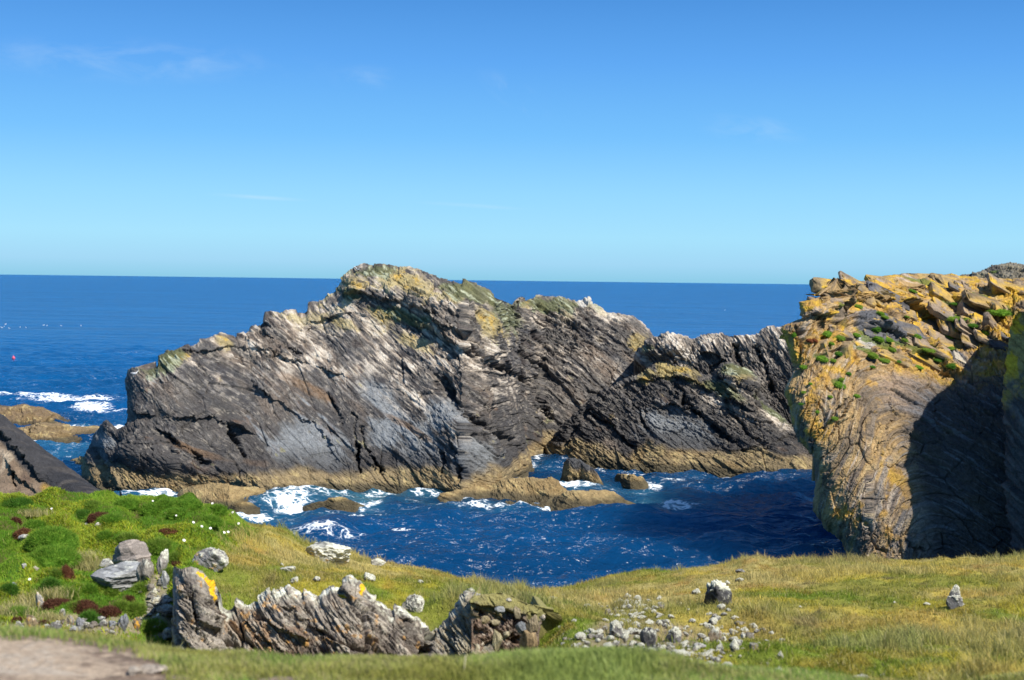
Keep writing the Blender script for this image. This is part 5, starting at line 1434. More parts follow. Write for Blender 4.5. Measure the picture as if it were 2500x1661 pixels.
# (label, px, foot py, width, height, options)
BIG = [
    ('big grey-pink banded boulder sitting in the green mound', 322, 1405, 112, 84, dict(sub=5, facets=9, crust=0, base=(.30, .255, .22), lamin=1.0, dip=-12, depth=.8)),
    ('pale blue-grey ledge of rock below the banded boulder', 288, 1436, 134, 52, dict(sub=5, facets=12, crust=.1, base=(.34, .34, .33), lamin=.6, dip=15, crustcol=(.5, .5, .42))),
    ('grey rock wedged at the lower right of the banded boulder', 352, 1422, 46, 56, dict(sub=4, facets=10, crust=.1, base=(.30, .27, .22), lamin=.9, dip=60)),
    ('small grey rock left of the banded boulder', 262, 1390, 38, 24, dict(base=(.42, .41, .38), crust=.2)),
    ('upright ribbed rock between the banded boulder and the outcrop', 396, 1405, 28, 64, dict(sub=4, base=(.34, .31, .27), lamin=1.2, dip=80, crust=.3, facets=8)),
    ('small standing grey stone left of the dark cleft', 402, 1440, 22, 44, dict(base=(.42, .42, .40), crust=.1, dip=70, lamin=.8)),
    ('wedge-shaped grey rock with white lichen above the outcrop', 512, 1392, 92, 50, dict(sub=5, facets=8, base=(.33, .31, .29), crust=.35, tilt=.35, lamin=.5, orange=.15)),
    ('large pale lichened slab sloping into the turf edge by the water', 800, 1373, 118, 50, dict(sub=5, facets=7, base=(.50, .49, .43), crust=.55, tilt=.38, orange=.22, lamin=.6, crustcol=(.62, .61, .50))),
    ('small pale slab on the turf edge right of the large one', 922, 1382, 40, 18, dict(base=(.52, .5, .44), crust=.5, tilt=.25)),
    ('low white stone alone on the turf above the outcrop', 702, 1398, 40, 14, dict(base=(.5, .48, .43), crust=.7, tilt=.15)),
    ('small white stone just behind the low one on the turf', 688, 1382, 10, 7, dict(crust=.8)),
    ('tilted lichened block above the middle of the outcrop', 1008, 1494, 56, 42, dict(sub=5, base=(.34, .32, .27), crust=.55, tilt=.5, lamin=1.0, facets=9)),
    ('white lichen-topped stone on the turf at the outcrop crest', 902, 1420, 30, 20, dict(crust=.8, shag=.12)),
    ('small shaggy white stone at the top of the central outcrop', 718, 1427, 22, 16, dict(crust=.9, shag=.14)),
    ('small grey and white stone right of the shaggy one', 772, 1424, 20, 14, dict(crust=.4)),
    ('white stone at the corner of the peat lip', 1149, 1454, 22, 18, dict(crust=.8, shag=.12)),
    ('low white stone on the saddle skyline', 1246, 1437, 26, 7, dict(crust=.9)),
    ('small white stone on the turf below the saddle', 1027, 1426, 16, 10, dict(crust=.8)),
    ('large dark boulder with a shaggy white lichen cap', 1755, 1482, 70, 64, dict(sub=5, facets=9, base=(.075, .073, .075), crust=.52, shag=.14, crustcol=(.60, .60, .47), lamin=.4)),
    ('flat white lichen patch stone left of the capped boulder', 1699, 1452, 24, 15, dict(crust=.9, shag=.14)),
    ('white stone up the slope right of the capped boulder', 1806, 1423, 22, 12, dict(crust=.8)),
    ('tiny white stone touching the capped boulder', 1776, 1428, 14, 11, dict(crust=.8)),
    ('dark grey slab stone high on the right slope', 1808, 1402, 24, 10, dict(crust=.1, base=(.25, .24, .23))),
    ('tall dark stone with white blotches amid the rubble', 1583, 1586, 42, 54, dict(sub=5, base=(.13, .125, .125), crust=.30, tilt=.2, facets=9)),
    ('grey slab lying at the foot of the tall blotched stone', 1598, 1600, 34, 18, dict(base=(.17, .165, .16), crust=.1)),
    ('grey stone with a white crest right of the tall blotched one', 1645, 1569, 42, 38, dict(sub=5, base=(.20, .19, .18), crust=.48, shag=.13, facets=8)),
    ('smooth tan boulder in the right cluster of rubble', 1745, 1570, 34, 32, dict(base=(.38, .29, .19), crust=.2, facets=14)),
    ('dark brown stone beside the smooth tan boulder', 1768, 1572, 20, 18, dict(base=(.14, .11, .09), crust=.2)),
    ('dark-sided white stone at the lower left of the rubble', 1508, 1555, 42, 38, dict(sub=5, base=(.16, .15, .145), crust=.55, shag=.13)),
    ('flat pale slab lying on the turf in the rubble', 1708, 1583, 34, 11, dict(base=(.42, .40, .38), crust=.3, facets=7)),
    ('small dark stone with a white top alone on the turf', 1738, 1525, 18, 14, dict(base=(.09, .09, .09), crust=.5)),
    ('white stone casting a dark hollow in the right cluster', 1793, 1594, 26, 34, dict(crust=.7, base=(.12, .12, .12), shag=.14)),
    ('pale triangular slab at the bottom of the rubble', 1575, 1612, 48, 22, dict(base=(.42, .37, .29), crust=.3, tilt=.4)),
]
for k, (lab, px, py, w, h, kw) in enumerate(BIG):
    kw = dict(kw)
    put_stone('boulder' if w > 60 else 'stone', lab, px, py, w, h, 40 + k, **kw)
# the two-part lichened stone on the right slope
put_stone('stone', 'squat grey stone with a white lichened shoulder, on the right slope', 2333, 1491, 48, 36, 101, sub=5, base=(.20, .195, .19), crust=.42, shag=.14, facets=9)
put_stone('stone', 'upright white-tipped stone standing behind the squat one on the right slope', 2331, 1464, 26, 36, 102, sub=5, base=(.24, .235, .23), crust=.6, shag=.12, facets=8)
RUB = [(460, 1045, 100, 70), (640, 1040, 70, 70), (560, 990, 70, 50), (700, 945, 55, 45), (850, 905, 60, 50), (640, 975, 70, 45), (1120, 885, 95, 50), (1270, 878, 100, 50), (1210, 832, 55, 40), (1330, 825, 50, 45), (965, 830, 50, 35), (920, 865, 60, 40), (1050, 830, 80, 35), (960, 1095, 70, 60), (870, 1110, 70, 35), (720, 1130, 90, 80), (800, 1105, 80, 70), (540, 1100, 40, 40),
       (300, 1110, 50, 40), (400, 1105, 70, 40), (250, 1118, 40, 30), (280, 950, 75, 45), (1260, 1130, 60, 35), (1170, 1175, 120, 60), (1240, 1210, 110, 60), (1310, 1200, 80, 70), (1430, 1195, 160, 60), (1630, 1045, 100, 80), (1670, 1060, 50, 60), (1840, 1030, 80, 60), (1940, 1005, 100, 90), (2080, 1040, 100, 90), (2035, 960, 80, 50), (1985, 900, 125, 50), (1960, 1095, 120, 60),
       (1800, 1160, 70, 90), (2130, 1130, 110, 70), (1730, 1155, 60, 40), (1670, 1200, 110, 45), (1760, 1250, 100, 60), (1700, 1305, 110, 70), (1590, 1285, 70, 50), (1520, 1290, 80, 40), (1565, 1228, 40, 30), (1870, 1305, 90, 50), (1990, 1335, 70, 60), (2340, 1370, 50, 70), (1690, 800, 60, 35), (1530, 868, 65, 40), (1880, 765, 45, 30), (1668, 718, 26, 36), (130, 640, 70, 25), (190, 640, 90, 26), (295, 612, 32, 18), (1110, 770, 70, 50), (1000, 975, 75, 60), (1010, 925, 80, 45), (890, 1050, 60, 70), (940, 985, 60, 50), (2300, 985, 50, 25), (2250, 1055, 40, 20), (1380, 1150, 60, 25), (1490, 1140, 40, 20), (700, 850, 60, 25), (400, 870, 50, 30), (800, 750, 50, 35), (520, 720, 80, 30), (640, 705, 26, 20)]
vm = {}
for k in range(12):
    crust = [.75, .85, .6, .9, .5, .7, .35, .8, .2, .9, .6, .05][k]
    basec = [(.28, .26, .23), (.4, .37, .32), (.2, .19, .18), (.34, .30, .25)][k % 4]
    V, F, C = stone_mesh(200 + k, 4, 6 + k % 3, (1, .8, .75), crust=crust, shag=.11 if k % 2 else .05, base=basec)
    proto = mesh_obj('rubble_stone', V, F, M_stone, C)
    vm[k] = proto.data
    bpy.data.objects.remove(proto)
rs2 = random.Random(5)


def scatter_stone(px, py, w, h, lab, group, k=None, name='rubble_stone'):
    p, m = ground_at(px, py)
    me = vm[rs2.randrange(12) if k is None else k]
    o = bpy.data.objects.new(name, me)
    COL.objects.link(o)
    o.scale = (w * m / 2, w * m / 2 * rs2.uniform(.8, 1.1), h * m / 2 * 1.35)
    o.rotation_euler = (rs2.uniform(-.15, .15), rs2.uniform(-.15, .15), rs2.uniform(-.9, .9) + (3.14 if rs2.random() < .3 else 0))
    o.location = (p[0], p[1], p[2] + h * m * .36)
    return tag(o, lab, 'stone', group)


for (zx, zy, zw, zh) in RUB:
    scatter_stone(1300 + zx / 3.933, 1300 + zy / 3.933, zw / 3.933, zh / 3.933, 'white lichen-crusted stone among the rubble in the right hollow', 'white stones in the rubble')
for q in range(240):
    c = rs2.choice([(1450, 1560, 70, 22), (1540, 1545, 60, 30), (1610, 1590, 70, 22), (1770, 1570, 70, 40), (1560, 1500, 60, 30), (1690, 1600, 80, 20), (1740, 1540, 120, 40), (1540, 1480, 40, 14)])
    px, py = rs2.gauss(c[0], c[2] * .6), rs2.gauss(c[1], c[3] * .6)
    if py > 1640 or py < 1450: continue
    w = rs2.uniform(5, 20)
    scatter_stone(px, py, w, w * rs2.uniform(.5, .9), 'pale pebble scattered between the rubble stones', 'pebbles in the rubble', name='pebble')
put_stone('stone', 'flat blurred grey stone set in the edge of the path', 372, 1650, 70, 22, 150, sub=4, smin=1.5, base=(.56, .47, .38), crust=0, facets=8)
put_stone('stone', 'smaller grey stone set in the path left of the flat one', 330, 1652, 40, 22, 151, sub=4, smin=1.5, base=(.50, .43, .35), crust=0, facets=8)
# rubble at the foot of the mound
FOOT = [((250, 1180, 110, 120), 'orange-lichened block in the rubble under the mound', dict(base=(.34, .25, .15), orange=.45, crust=.1)), ((150, 1190, 95, 90), 'grey block at the left end of the rubble under the mound', dict(base=(.34, .33, .30), crust=.15)), ((330, 1190, 50, 50), 'small bright orange stone under the mound', dict(base=(.55, .30, .03), orange=.8, crust=0)),
        ((440, 1180, 82, 85), 'folded dark stone in the rubble under the mound', dict(base=(.22, .21, .2), crust=.1, lamin=1.2)), ((500, 1125, 70, 40), 'flat brown stone resting on the folded dark stone', dict(base=(.3, .26, .2), crust=0)), ((556, 1140, 60, 90), 'pale block with orange edge in the rubble under the mound', dict(base=(.40, .37, .33), orange=.3, crust=0)), ((640, 1175, 85, 100), 'leaning blue-grey slab in the rubble under the mound', dict(base=(.26, .26, .27), crust=0, lamin=1.0, dip=60)),
        ((600, 1205, 100, 55), 'low grey slab before the leaning one under the mound', dict(base=(.34, .34, .34), crust=.1)), ((492, 1065, 50, 65), 'small upright grey stone by the brown cushion', dict(base=(.33, .33, .30), crust=.1)), ((800, 1130, 80, 50), 'grey stone in the dark soil under the brown cushion', dict(base=(.30, .30, .29), crust=.1)), ((890, 1155, 65, 60), 'blue-grey angular stone right of the round green cushion', dict(base=(.28, .29, .31), crust=0)),
        ((975, 1175, 95, 130), 'tall blue-grey stone with white veins under the mound', dict(base=(.22, .225, .235), crust=0, lamin=1.5, dip=60)), ((1090, 1170, 60, 100), 'dark-sided stone with orange lichen near the cleft', dict(base=(.2, .17, .13), orange=.5, crust=0)), ((740, 1160, 85, 50), 'brown stone left of the blue-grey rubble', dict(base=(.25, .21, .17), crust=0)), ((310, 1010, 75, 140), 'upright stone with yellow lichen beside the brown cushion', dict(base=(.42, .40, .35), orange=.5, crust=.1)),
        ((190, 460, 90, 40), 'grey stone under the left brown cushion', dict(base=(.45, .45, .43), crust=.2)), ((690, 350, 60, 35), 'pale stone under the dark red-brown cushion', dict(base=(.45, .43, .38), crust=.2)), ((775, 355, 60, 35), 'second pale stone under the dark red-brown cushion, to the right', dict(base=(.5, .46, .4), crust=.2)), ((112, 840, 45, 40), 'blue-grey stone at the left edge of the mound', dict(base=(.36, .38, .42), crust=.1)), ((190, 690, 40, 40), 'small grey stone in the dark gap under the wide green cushion', dict(base=(.4, .4, .4), crust=.1)), ((280, 715, 60, 35), 'buff stone in the dark gap under the wide green cushion', dict(base=(.45, .40, .30), crust=.1)),
        ((1225, 905, 75, 60), 'cream stone on the gravel left of the cleft', dict(base=(.58, .54, .40), crust=.3)), ((1220, 980, 90, 70), 'larger cream stone below on the gravel left of the cleft', dict(base=(.58, .52, .36), crust=.3)), ((1240, 1165, 110, 55), 'flat bright white stone left of the cleft', dict(base=(.66, .62, .52), crust=.6)), ((1340, 1255, 115, 100), 'rounded pale grey stone at the bottom of the cleft', dict(base=(.42, .43, .42), crust=.1, orange=.1)), ((1440, 1240, 75, 75), 'ribbed tan stone at the bottom of the cleft', dict(base=(.38, .32, .24), crust=0, lamin=1.2, dip=50)), ((1600, 1255, 140, 100), 'squat brown stone with orange spots below the outcrop', dict(base=(.27, .22, .16), orange=.35, crust=.1)), ((1690, 1190, 40, 30), 'small blue-grey stone under the outcrop overhang', dict(base=(.4, .42, .45), crust=0)), ((1310, 1060, 160, 90), 'grey banded block beside the dark cleft', dict(base=(.28, .26, .22), crust=.1, lamin=1.2, dip=15)), ((1290, 830, 80, 70), 'pale split stone above the gravel', dict(base=(.42, .40, .34), crust=.1)), ((1325, 960, 120, 60), 'striped grey stone above the banded block', dict(base=(.32, .30, .27), crust=.1, lamin=1.3, dip=10)), ((1420, 1160, 110, 150), 'leaning brown slab inside the dark cleft', dict(base=(.27, .22, .165), orange=.25, crust=0, lamin=1.0, dip=55, tilt=.5))]
for k, ((zx, zy, zw, zh), lab, kw) in enumerate(FOOT):
    put_stone('stone', lab, zx / 3.26, 1180 + zy / 3.26, zw / 3.26, zh / 3.26, 300 + k, group='stones at the foot of the mound', smin=3.9, **kw)
for q in range(70):
    c = rs2.choice([(380, 1460, 24, 30), (200, 1535, 120, 12), (370, 1500, 30, 20), (160, 1530, 100, 10)])
    px, py = rs2.gauss(c[0], c[2] * .6), rs2.gauss(c[1], c[3] * .6)
    w = rs2.uniform(6, 20)
    scatter_stone(px, py, w, w * rs2.uniform(.5, .9), 'small pale stone in the gravel and soil below the mound', 'small stones below the mound', k=rs2.choice([6, 8, 11, 4]), name='pebble')
for zx, zy, zw, zh, lab in [(375, 668, 26, 20, 'bright white pebble high on the right meadow'), (1210, 632, 26, 18, 'white pebble in mid-slope of the right meadow'), (1495, 650, 60, 30, 'pale stone left of the squat stone on the right slope'), (200, 1130, 44, 70, 'thin white stone in the rusty turf'), (85, 1172, 25, 26, 'small white pebble below the rusty turf'), (190, 1275, 70, 85, 'white spiked stone at the verge'), (120, 910, 46, 40, 'white stone at the left of the right meadow'), (900, 1305, 150, 40, 'low white stones half hidden behind the verge'), (1105, 1290, 40, 36, 'small white stone at the verge on the right')]:
    scatter_stone(1850 + zx / 3.63, 1300 + zy / 3.63, zw / 3.63, zh / 3.63, lab, None, k=3, name='stone')
print('stones', time.time() - T0)


# ------------------------------------------------------------------ cushion plants
def cushion_mesh(seed, w, d, h, cols, nbl, blen, bw):
    r = np.random.default_rng(seed)
    D, F = ICO[4]
    x, y, z = D.T.astype(F32)
    n = fbm(x * 1.6 + seed, y * 1.6, z * 1.6, 3); n2 = fbm(x * 5, y * 5 + seed, z * 5, 3)
    R = 1 + .20 * n + .06 * n2
    P = D * R[:, None]
    P[:, 2] = np.where(P[:, 2] < 0, P[:, 2] * .4, np.maximum(P[:, 2], 0) ** .85)
    P = P * np.array([w, d, h])
    C = np.empty((len(D), 3), F32); C[...] = cols[0]; C = mixc(C, cols[1], sst(-.1, .5, n2)); C *= .8
    up = np.nonzero(D[:, 2] > -.15)[0]
    k = r.choice(up, nbl)
    base = P[k] + r.normal(size=(nbl, 3)) * np.array([w, d, h]) * .03
    nrm = D[k] / np.array([w, d, h]); nrm /= np.linalg.norm(nrm, axis=1, keepdims=True)
    L = blen * (.6 + .8 * r.random(nbl))
    dirn = nrm + r.normal(size=(nbl, 3)) * .45; dirn[:, 2] += .25
    tang = np.cross(dirn, r.normal(size=(nbl, 3))); tang /= np.linalg.norm(tang, axis=1, keepdims=True) + 1e-9
    V = np.stack([base - tang * bw * .5, base + tang * bw * .5, base + dirn * L[:, None]], 1).reshape(-1, 3)
    Ft = np.arange(nbl * 3).reshape(-1, 3) + len(P)
    bc = np.empty((nbl, 3), F32); bc[...] = cols[0]
    q = r.random(nbl)
    bc = mixc(bc, cols[1], q); bc = mixc(bc, cols[2], (r.random(nbl) > .8) * .8)
    return np.concatenate([P, V]), np.concatenate([F, Ft]), np.concatenate([C, np.repeat(bc, 3, 0)])


GREEN = [((.125, .27, .03), (.21, .37, .045), (.35, .45, .07)), ((.15, .27, .035), (.25, .36, .055), (.38, .42, .09)), ((.075, .195, .028), (.125, .26, .035), (.22, .33, .07))]
BROWN = [((.11, .045, .030), (.19, .085, .05), (.28, .15, .09)), ((.16, .065, .035), (.26, .12, .06), (.34, .2, .1))]
CUSH = [  # zoom x, foot y, width, height, palette, label
    (400, 500, 380, 190, 0, 'large dark green cushion in the upper left of the mound'), (645, 290, 170, 95, 2, 'round dark green cushion beside the red-brown one'), (390, 650, 430, 170, 0, 'wide green cushion overhanging a dark gap'), (398, 860, 120, 120, 2, 'egg-shaped dark cushion below the orange peat'), (1070, 1065, 150, 140, 1, 'round bright cushion left of the cleft'), (707, 1125, 140, 110, 2, 'round dark cushion standing over the grey rubble'),
    (1020, 480, 150, 100, 1, 'olive cushion just above the banded boulder'), (1235, 535, 220, 110, 1, 'broad cushion right above the ribbed rock'), (1390, 645, 120, 100, 1, 'small olive cushion left of the wedge-shaped rock'), (1730, 255, 130, 85, 0, 'round cushion at the mound brink over the surf'), (1480, 205, 240, 90, 0, 'long cushion on the skyline above the surf'), (1410, 265, 160, 80, 0, 'cushion before the long skyline one'), (1000, 195, 190, 85, 0, 'middle skyline cushion by the white foam'), (730, 215, 150, 70, 1, 'light skyline cushion left of the middle one'),
    (960, 1000, 80, 55, 1, 'little cushion on the right end of the brown mat'), (1120, 855, 120, 60, 1, 'flat tuft above the cream stones'), (150, 1080, 200, 100, 0, 'cushion at the lower left corner of the mound'), (605, 1000, 110, 60, 1, 'small tuft growing on the brown mat'), (130, 170, 200, 60, 2, 'dark cushion on the skyline before the black slab'), (1300, 200, 130, 70, 0, 'green cushion left of the skyline hump'), (840, 450, 130, 80, 0, 'cushion between the yellow herbs'), (280, 360, 170, 80, 0, 'cushion left of the large dark one'),
    (1660, 330, 180, 80, 0, 'soft cushion on the seaward slope of the mound'), (1190, 240, 170, 80, 0, 'cushion at the centre of the mound top'), (880, 310, 190, 70, 0, 'low cushion right of the red-brown mat'), (440, 735, 75, 65, 1, 'tiny cushion beside the orange peat block'), (60, 880, 120, 100, 2, 'dark cushion at the left frame edge'), (540, 900, 140, 70, 1, 'cushion above the brown mat on its left'), (900, 745, 80, 50, 1, 'tuft growing on the pale ledge'), (820, 715, 60, 40, 1, 'small tuft at the left of the pale ledge'), (1210, 1180, 190, 100, 1, 'leafy clump above the white flat stone'), (1340, 760, 90, 120, 1, 'upright clump at the top of the dark cleft'), (700, 870, 110, 60, 0, 'cushion at the foot of the yellow herbs'), (860, 900, 150, 70, 1, 'cushion below the pale ledge')]
BRN = [(180, 430, 170, 100, 1, 'red-brown dead cushion with a pale stone below, at left'), (780, 325, 200, 110, 0, 'dark red-brown dead cushion on the mound top'), (520, 760, 125, 140, 1, 'orange-brown peat block standing on edge'), (450, 990, 220, 100, 0, 'left part of the wide brown dead mat'), (650, 1045, 240, 150, 0, 'middle of the wide brown dead mat'), (870, 1060, 180, 110, 0, 'right part of the wide brown dead mat'), (1345, 410, 160, 60, 1, 'thin red-brown dead patch on the seaward mound'), (1100, 530, 160, 70, 0, 'brown dead patch right of the banded boulder'), (120, 315, 90, 60, 0, 'small brown dead patch at far left'), (1430, 670, 130, 60, 0, 'brown dead patch beside the wedge-shaped rock'), (1020, 935, 90, 60, 0, 'small brown patch above the round bright cushion'), (340, 1140, 100, 60, 0, 'brown peat lump among the foot rubble'), (150, 1110, 140, 60, 0, 'brown peat lump above the left grey block'), (1230, 560, 90, 60, 0, 'brown dead patch under the broad cushion')]
for k, (zx, zy, zw, zh, pal, lab) in enumerate(CUSH):
    p, m = ground_at(zx / 3.26, 1180 + zy / 3.26, 3.9)
    w = zw / 3.26 * m / 2; h = zh / 3.26 * m * .72
    V, F, C = cushion_mesh(500 + k, w, w * .75, h, GREEN[pal], int(900 + 14 * zw), .028, .006)
    o = mesh_obj('cushion_plant', V, F, M_grass, C); o.location = (p[0], p[1] + w * .35, p[2] - .02)
    tag(o, lab, 'plant', 'green cushion plants on the mound')
for k, (zx, zy, zw, zh, pal, lab) in enumerate(BRN):
    p, m = ground_at(zx / 3.26, 1180 + zy / 3.26, 3.9)
    w = zw / 3.26 * m / 2; h = zh / 3.26 * m * .7
    V, F, C = cushion_mesh(600 + k, w, w * .6, h, BROWN[pal], int(500 + 9 * zw), .014, .006)
    o = mesh_obj('dead_cushion', V, F, M_grass, C); o.location = (p[0], p[1] + w * .3, p[2] - .02)
    tag(o, lab, 'plant', 'dead brown cushions on the mound')
CLF = [(362, 253, 34, 30), (382, 283, 40, 24), (468, 390, 44, 50), (478, 435, 50, 36), (453, 517, 50, 36), (295, 655, 54, 36), (305, 630, 26, 30), (338, 603, 24, 24), (124, 572, 30, 30), (340, 440, 34, 30), (378, 418, 34, 26), (265, 540, 28, 24), (294, 513, 32, 26), (205, 528, 60, 26), (597, 440, 40, 28), (530, 443, 44, 24), (505, 540, 44, 20), (565, 540, 44, 20), (670, 572, 44, 20), (806, 424, 50, 36), (852, 408, 42, 24), (862, 345, 84, 34), (935, 374, 44, 24), (995, 412, 46, 34), (812, 478, 54, 24), (665, 427, 34, 26), (720, 495, 54, 22), (830, 570, 54, 40), (1060, 310, 100, 40), (915, 278, 84, 28), (650, 212, 38, 20), (725, 212, 32, 16), (845, 272, 34, 20), (378, 710, 26, 20), (250, 715, 20, 16), (190, 787, 22, 18), (275, 822, 26, 20), (106, 750, 20, 16), (150, 655, 16, 16), (124, 693, 20, 18), (78, 420, 22, 30), (540, 490, 36, 26), (455, 575, 26, 20), (490, 320, 34, 24), (515, 335, 30, 20), (245, 415, 60, 34), (290, 430, 40, 40), (760, 550, 30, 20), (255, 470, 24, 24), (615, 340, 24, 18)]
RED = [(152, 444, 32, 30, 'round red-brown cushion at the left edge of the cliff'), (180, 452, 28, 24, 'smaller faded cushion beside the red-brown one on the cliff'), (663, 390, 30, 36, 'rust-red cushion among the grey cliff slabs')]
protoC = []
for k in range(5):
    V, F, C = cushion_mesh(700 + k, 1, 1, 1, GREEN[k % 3], 700, .22, .06)
    protoC.append((V, F, C))
cme = []
for k, (V, F, C) in enumerate(protoC):
    o = mesh_obj('cliff_cushion', V, F, M_grass, C); cme.append(o.data); bpy.data.objects.remove(o)


def cliff_plant(zx, zy, zw, zh, me, lab, grp, name='cliff_cushion'):
    px, py = 1900 + zx / 1.96, 600 + zy / 1.96
    p, n = surf_point('cliff', px, py + zh / 1.96 * .3)
    m = p[1] / FPX
    o = bpy.data.objects.new(name, me); COL.objects.link(o)
    w = zw / 1.96 * m / 2
    o.scale = (w * rs2.uniform(.9, 1.25), w * 1.1, zh / 1.96 * m / 2 * rs2.uniform(.6, .9))
    nn = Vector((n[0] * .5, n[1] * .5, 1.0)).normalized()
    o.rotation_euler = nn.to_track_quat('Z', 'Y').to_euler()
    o.location = p
    return tag(o, lab, 'plant', grp)


names = {5: 'fat green cushion low on the cliff face under the slabs', 2: 'tall green cushion against the grey cliff slabs', 21: 'long green cushion under the orange slab of the cliff top', 28: 'leafy green patch beside the yellow buttress crest', 27: 'last green cushion above the shaded recess', 4: 'green cushion beside the white quartz patch', 8: 'lone round cushion near the left edge of the cliff'}
for k, c in enumerate(CLF):
    if k in names:
        cliff_plant(*c, cme[k % 5], names[k], 'green cushions on the yellow cliff')
    else:
        big_ = c[2] >= 40
        cliff_plant(*c, cme[k % 5], 'broad green cushion rooted in a ledge crack of the yellow cliff' if big_ else 'small green cushion rooted in a crack of the yellow cliff', 'green cushions on the yellow cliff')
for k, (a_, b_, c_, d_, lab) in enumerate(RED):
    V, F, C = cushion_mesh(720 + k, 1, 1, 1, ((.22, .07, .03), (.32, .12, .06), (.4, .2, .1)), 600, .15, .05)
    o = mesh_obj('cliff_cushion', V, F, M_grass, C); me = o.data; bpy.data.objects.remove(o)
    cliff_plant(a_, b_, c_, d_, me, lab, 'dry red cushions on the cliff')
print('cushions', time.time() - T0)


# ------------------------------------------------------------------ birds, buoy, flowers
def rings_mesh(rings, nseg=12):
    """loft of (x, z, half-width, half-height) sections"""
    V = []; F = []
    for (x_, z_, a_, b_) in rings:
        for k in range(nseg):
            t = 2 * math.pi * k / nseg
            V.append((x_, a_ * math.cos(t), z_ + b_ * math.sin(t)))
    n = len(rings)
    F = [(i * nseg + k, i * nseg + (k + 1) % nseg, (i + 1) * nseg + (k + 1) % nseg, (i + 1) * nseg + k) for i in range(n - 1) for k in range(nseg)]
    return np.array(V, float), np.array(F)


M_white = plain('white_feather', (.80, .80, .78)); M_mantle = plain('dark_mantle', (.03, .03, .035)); M_beak = plain('beak', (.65, .42, .05)); M_leg = plain('pink_leg', (.55, .35, .32))


def make_gull(label, loc, rz, scale=1.0, standing=True, group=None, mantle=None):
    e = bpy.data.objects.new('gull', None); COL.objects.link(e); e.location = loc; e.rotation_euler = (0, 0, rz); e.scale = (scale,) * 3
    tag(e, label, 'bird', group)
    b0 = .16 if standing else -.01
    V, F = rings_mesh([(-.30, b0 + .12, .004, .004), (-.24, b0 + .11, .03, .018), (-.14, b0 + .09, .07, .06), (0, b0 + .08, .09, .085), (.10, b0 + .11, .08, .08), (.16, b0 + .17, .05, .055), (.18, b0 + .23, .042, .045), (.21, b0 + .27, .045, .045), (.25, b0 + .27, .035, .035), (.28, b0 + .265, .008, .008)])
    mesh_obj('body', V, F, M_white, parent=e)
    for s in (-1, 1):
        V, F = rings_mesh([(-.38, b0 + .13, .004, .004), (-.25, b0 + .13, .012, .03), (-.08, b0 + .12, .016, .06), (.06, b0 + .12, .014, .055), (.12, b0 + .13, .004, .02)])
        V[:, 1] += s * (.085 - .25 * np.abs(V[:, 0] - .02) * .8)
        mesh_obj('wing', V, F, mantle or M_mantle, parent=e)
        if standing:
            V, F = rings_mesh([(0, 0, .008, .008), (.001, .09, .007, .007)], 6)
            V = np.array([(.01 + v[1] * 0 + .0, s * .035 + v[1], v[2]) for v in V]); V[:, 2] = np.repeat([0, .17], 6); V[:, 0] += np.tile(.008 * np.cos(np.arange(6)), 2)
            mesh_obj('leg', V, F, M_leg, parent=e)
    V, F = rings_mesh([(.275, b0 + .265, .012, .012), (.31, b0 + .26, .008, .009), (.335, b0 + .25, .002, .002)], 8)
    mesh_obj('beak', V, F, M_beak, parent=e)
    return e


p, n = surf_point('stack', 872, 661)
make_gull('black-backed gull standing on the peak of the stack', (p[0], p[1], p[2] - .02), math.radians(200), 1.15)
p, n = surf_point('stack', 330, 917)
make_gull('white gull resting on the left shoulder of the stack', (p[0], p[1] - .3, p[2]), math.radians(20), 1.1, mantle=plain('grey_mantle', (.5, .5, .52)))
MG = plain('pale_mantle', (.6, .62, .65))
gp = make_gull('white gull floating on the open sea at far left', at_z(33 / 2.45, 600 + 473 / 2.45), 1.0, 1.5, False, 'gulls resting on the sea', MG)
for zx, zy in [(10, 492), (55, 497), (120, 490), (155, 492), (262, 478), (281, 481), (366, 481), (485, 482), (25, 486)]:
    c = gp.copy(); COL.objects.link(c); c.location = at_z(zx / 2.45, 600 + zy / 2.45); c.rotation_euler = (0, 0, rs2.uniform(0, 6)); c.scale = (rs2.uniform(1.1, 1.5),) * 3
    for ch in gp.children:
        d = ch.copy(); COL.objects.link(d); d.parent = c
    if zx == 485: c['label'] = 'white gull floating apart, nearest the stack'
c = gp.copy(); COL.objects.link(c); c.location = at_z(1770, 758); c['label'] = 'lone white gull on the sea between stack and yellow cliff'
for ch in gp.children:
    d = ch.copy(); COL.objects.link(d); d.parent = c
# mooring buoy
M_buoy = plain('buoy_pink', (.75, .10, .16), .4); M_rope = plain('buoy_handle', (.6, .12, .2))
e = bpy.data.objects.new('buoy', None); COL.objects.link(e); e.location = at_z(33, 877); e.scale = (1.25,) * 3
tag(e, 'small pink mooring buoy floating at far left', 'buoy')
V, F = rings_mesh([(-.30, 0, .02, .02), (-.26, 0, .14, .14), (-.12, 0, .25, .25), (.05, 0, .28, .28), (.2, 0, .22, .22), (.28, 0, .1, .1), (.34, 0, .06, .06), (.36, 0, .005, .005)], 16)
V = V[:, [2, 1, 0]]; V[:, 2] += .15
mesh_obj('float', V, F[:, ::-1], M_buoy, parent=e)
t = np.linspace(0, 2 * np.pi, 17)[:-1]
R = np.array([[(.09 + .02 * math.cos(u_)) * math.cos(v_), .02 * math.sin(u_), .57 + (.09 + .02 * math.cos(u_)) * math.sin(v_)] for v_ in t for u_ in t[::2]])
i = np.arange(16 * 8).reshape(16, 8); Fr = np.stack([i, np.roll(i, -1, 1), np.roll(np.roll(i, -1, 0), -1, 1), np.roll(i, -1, 0)], -1).reshape(-1, 4)
mesh_obj('handle', R, Fr, M_rope, parent=e)

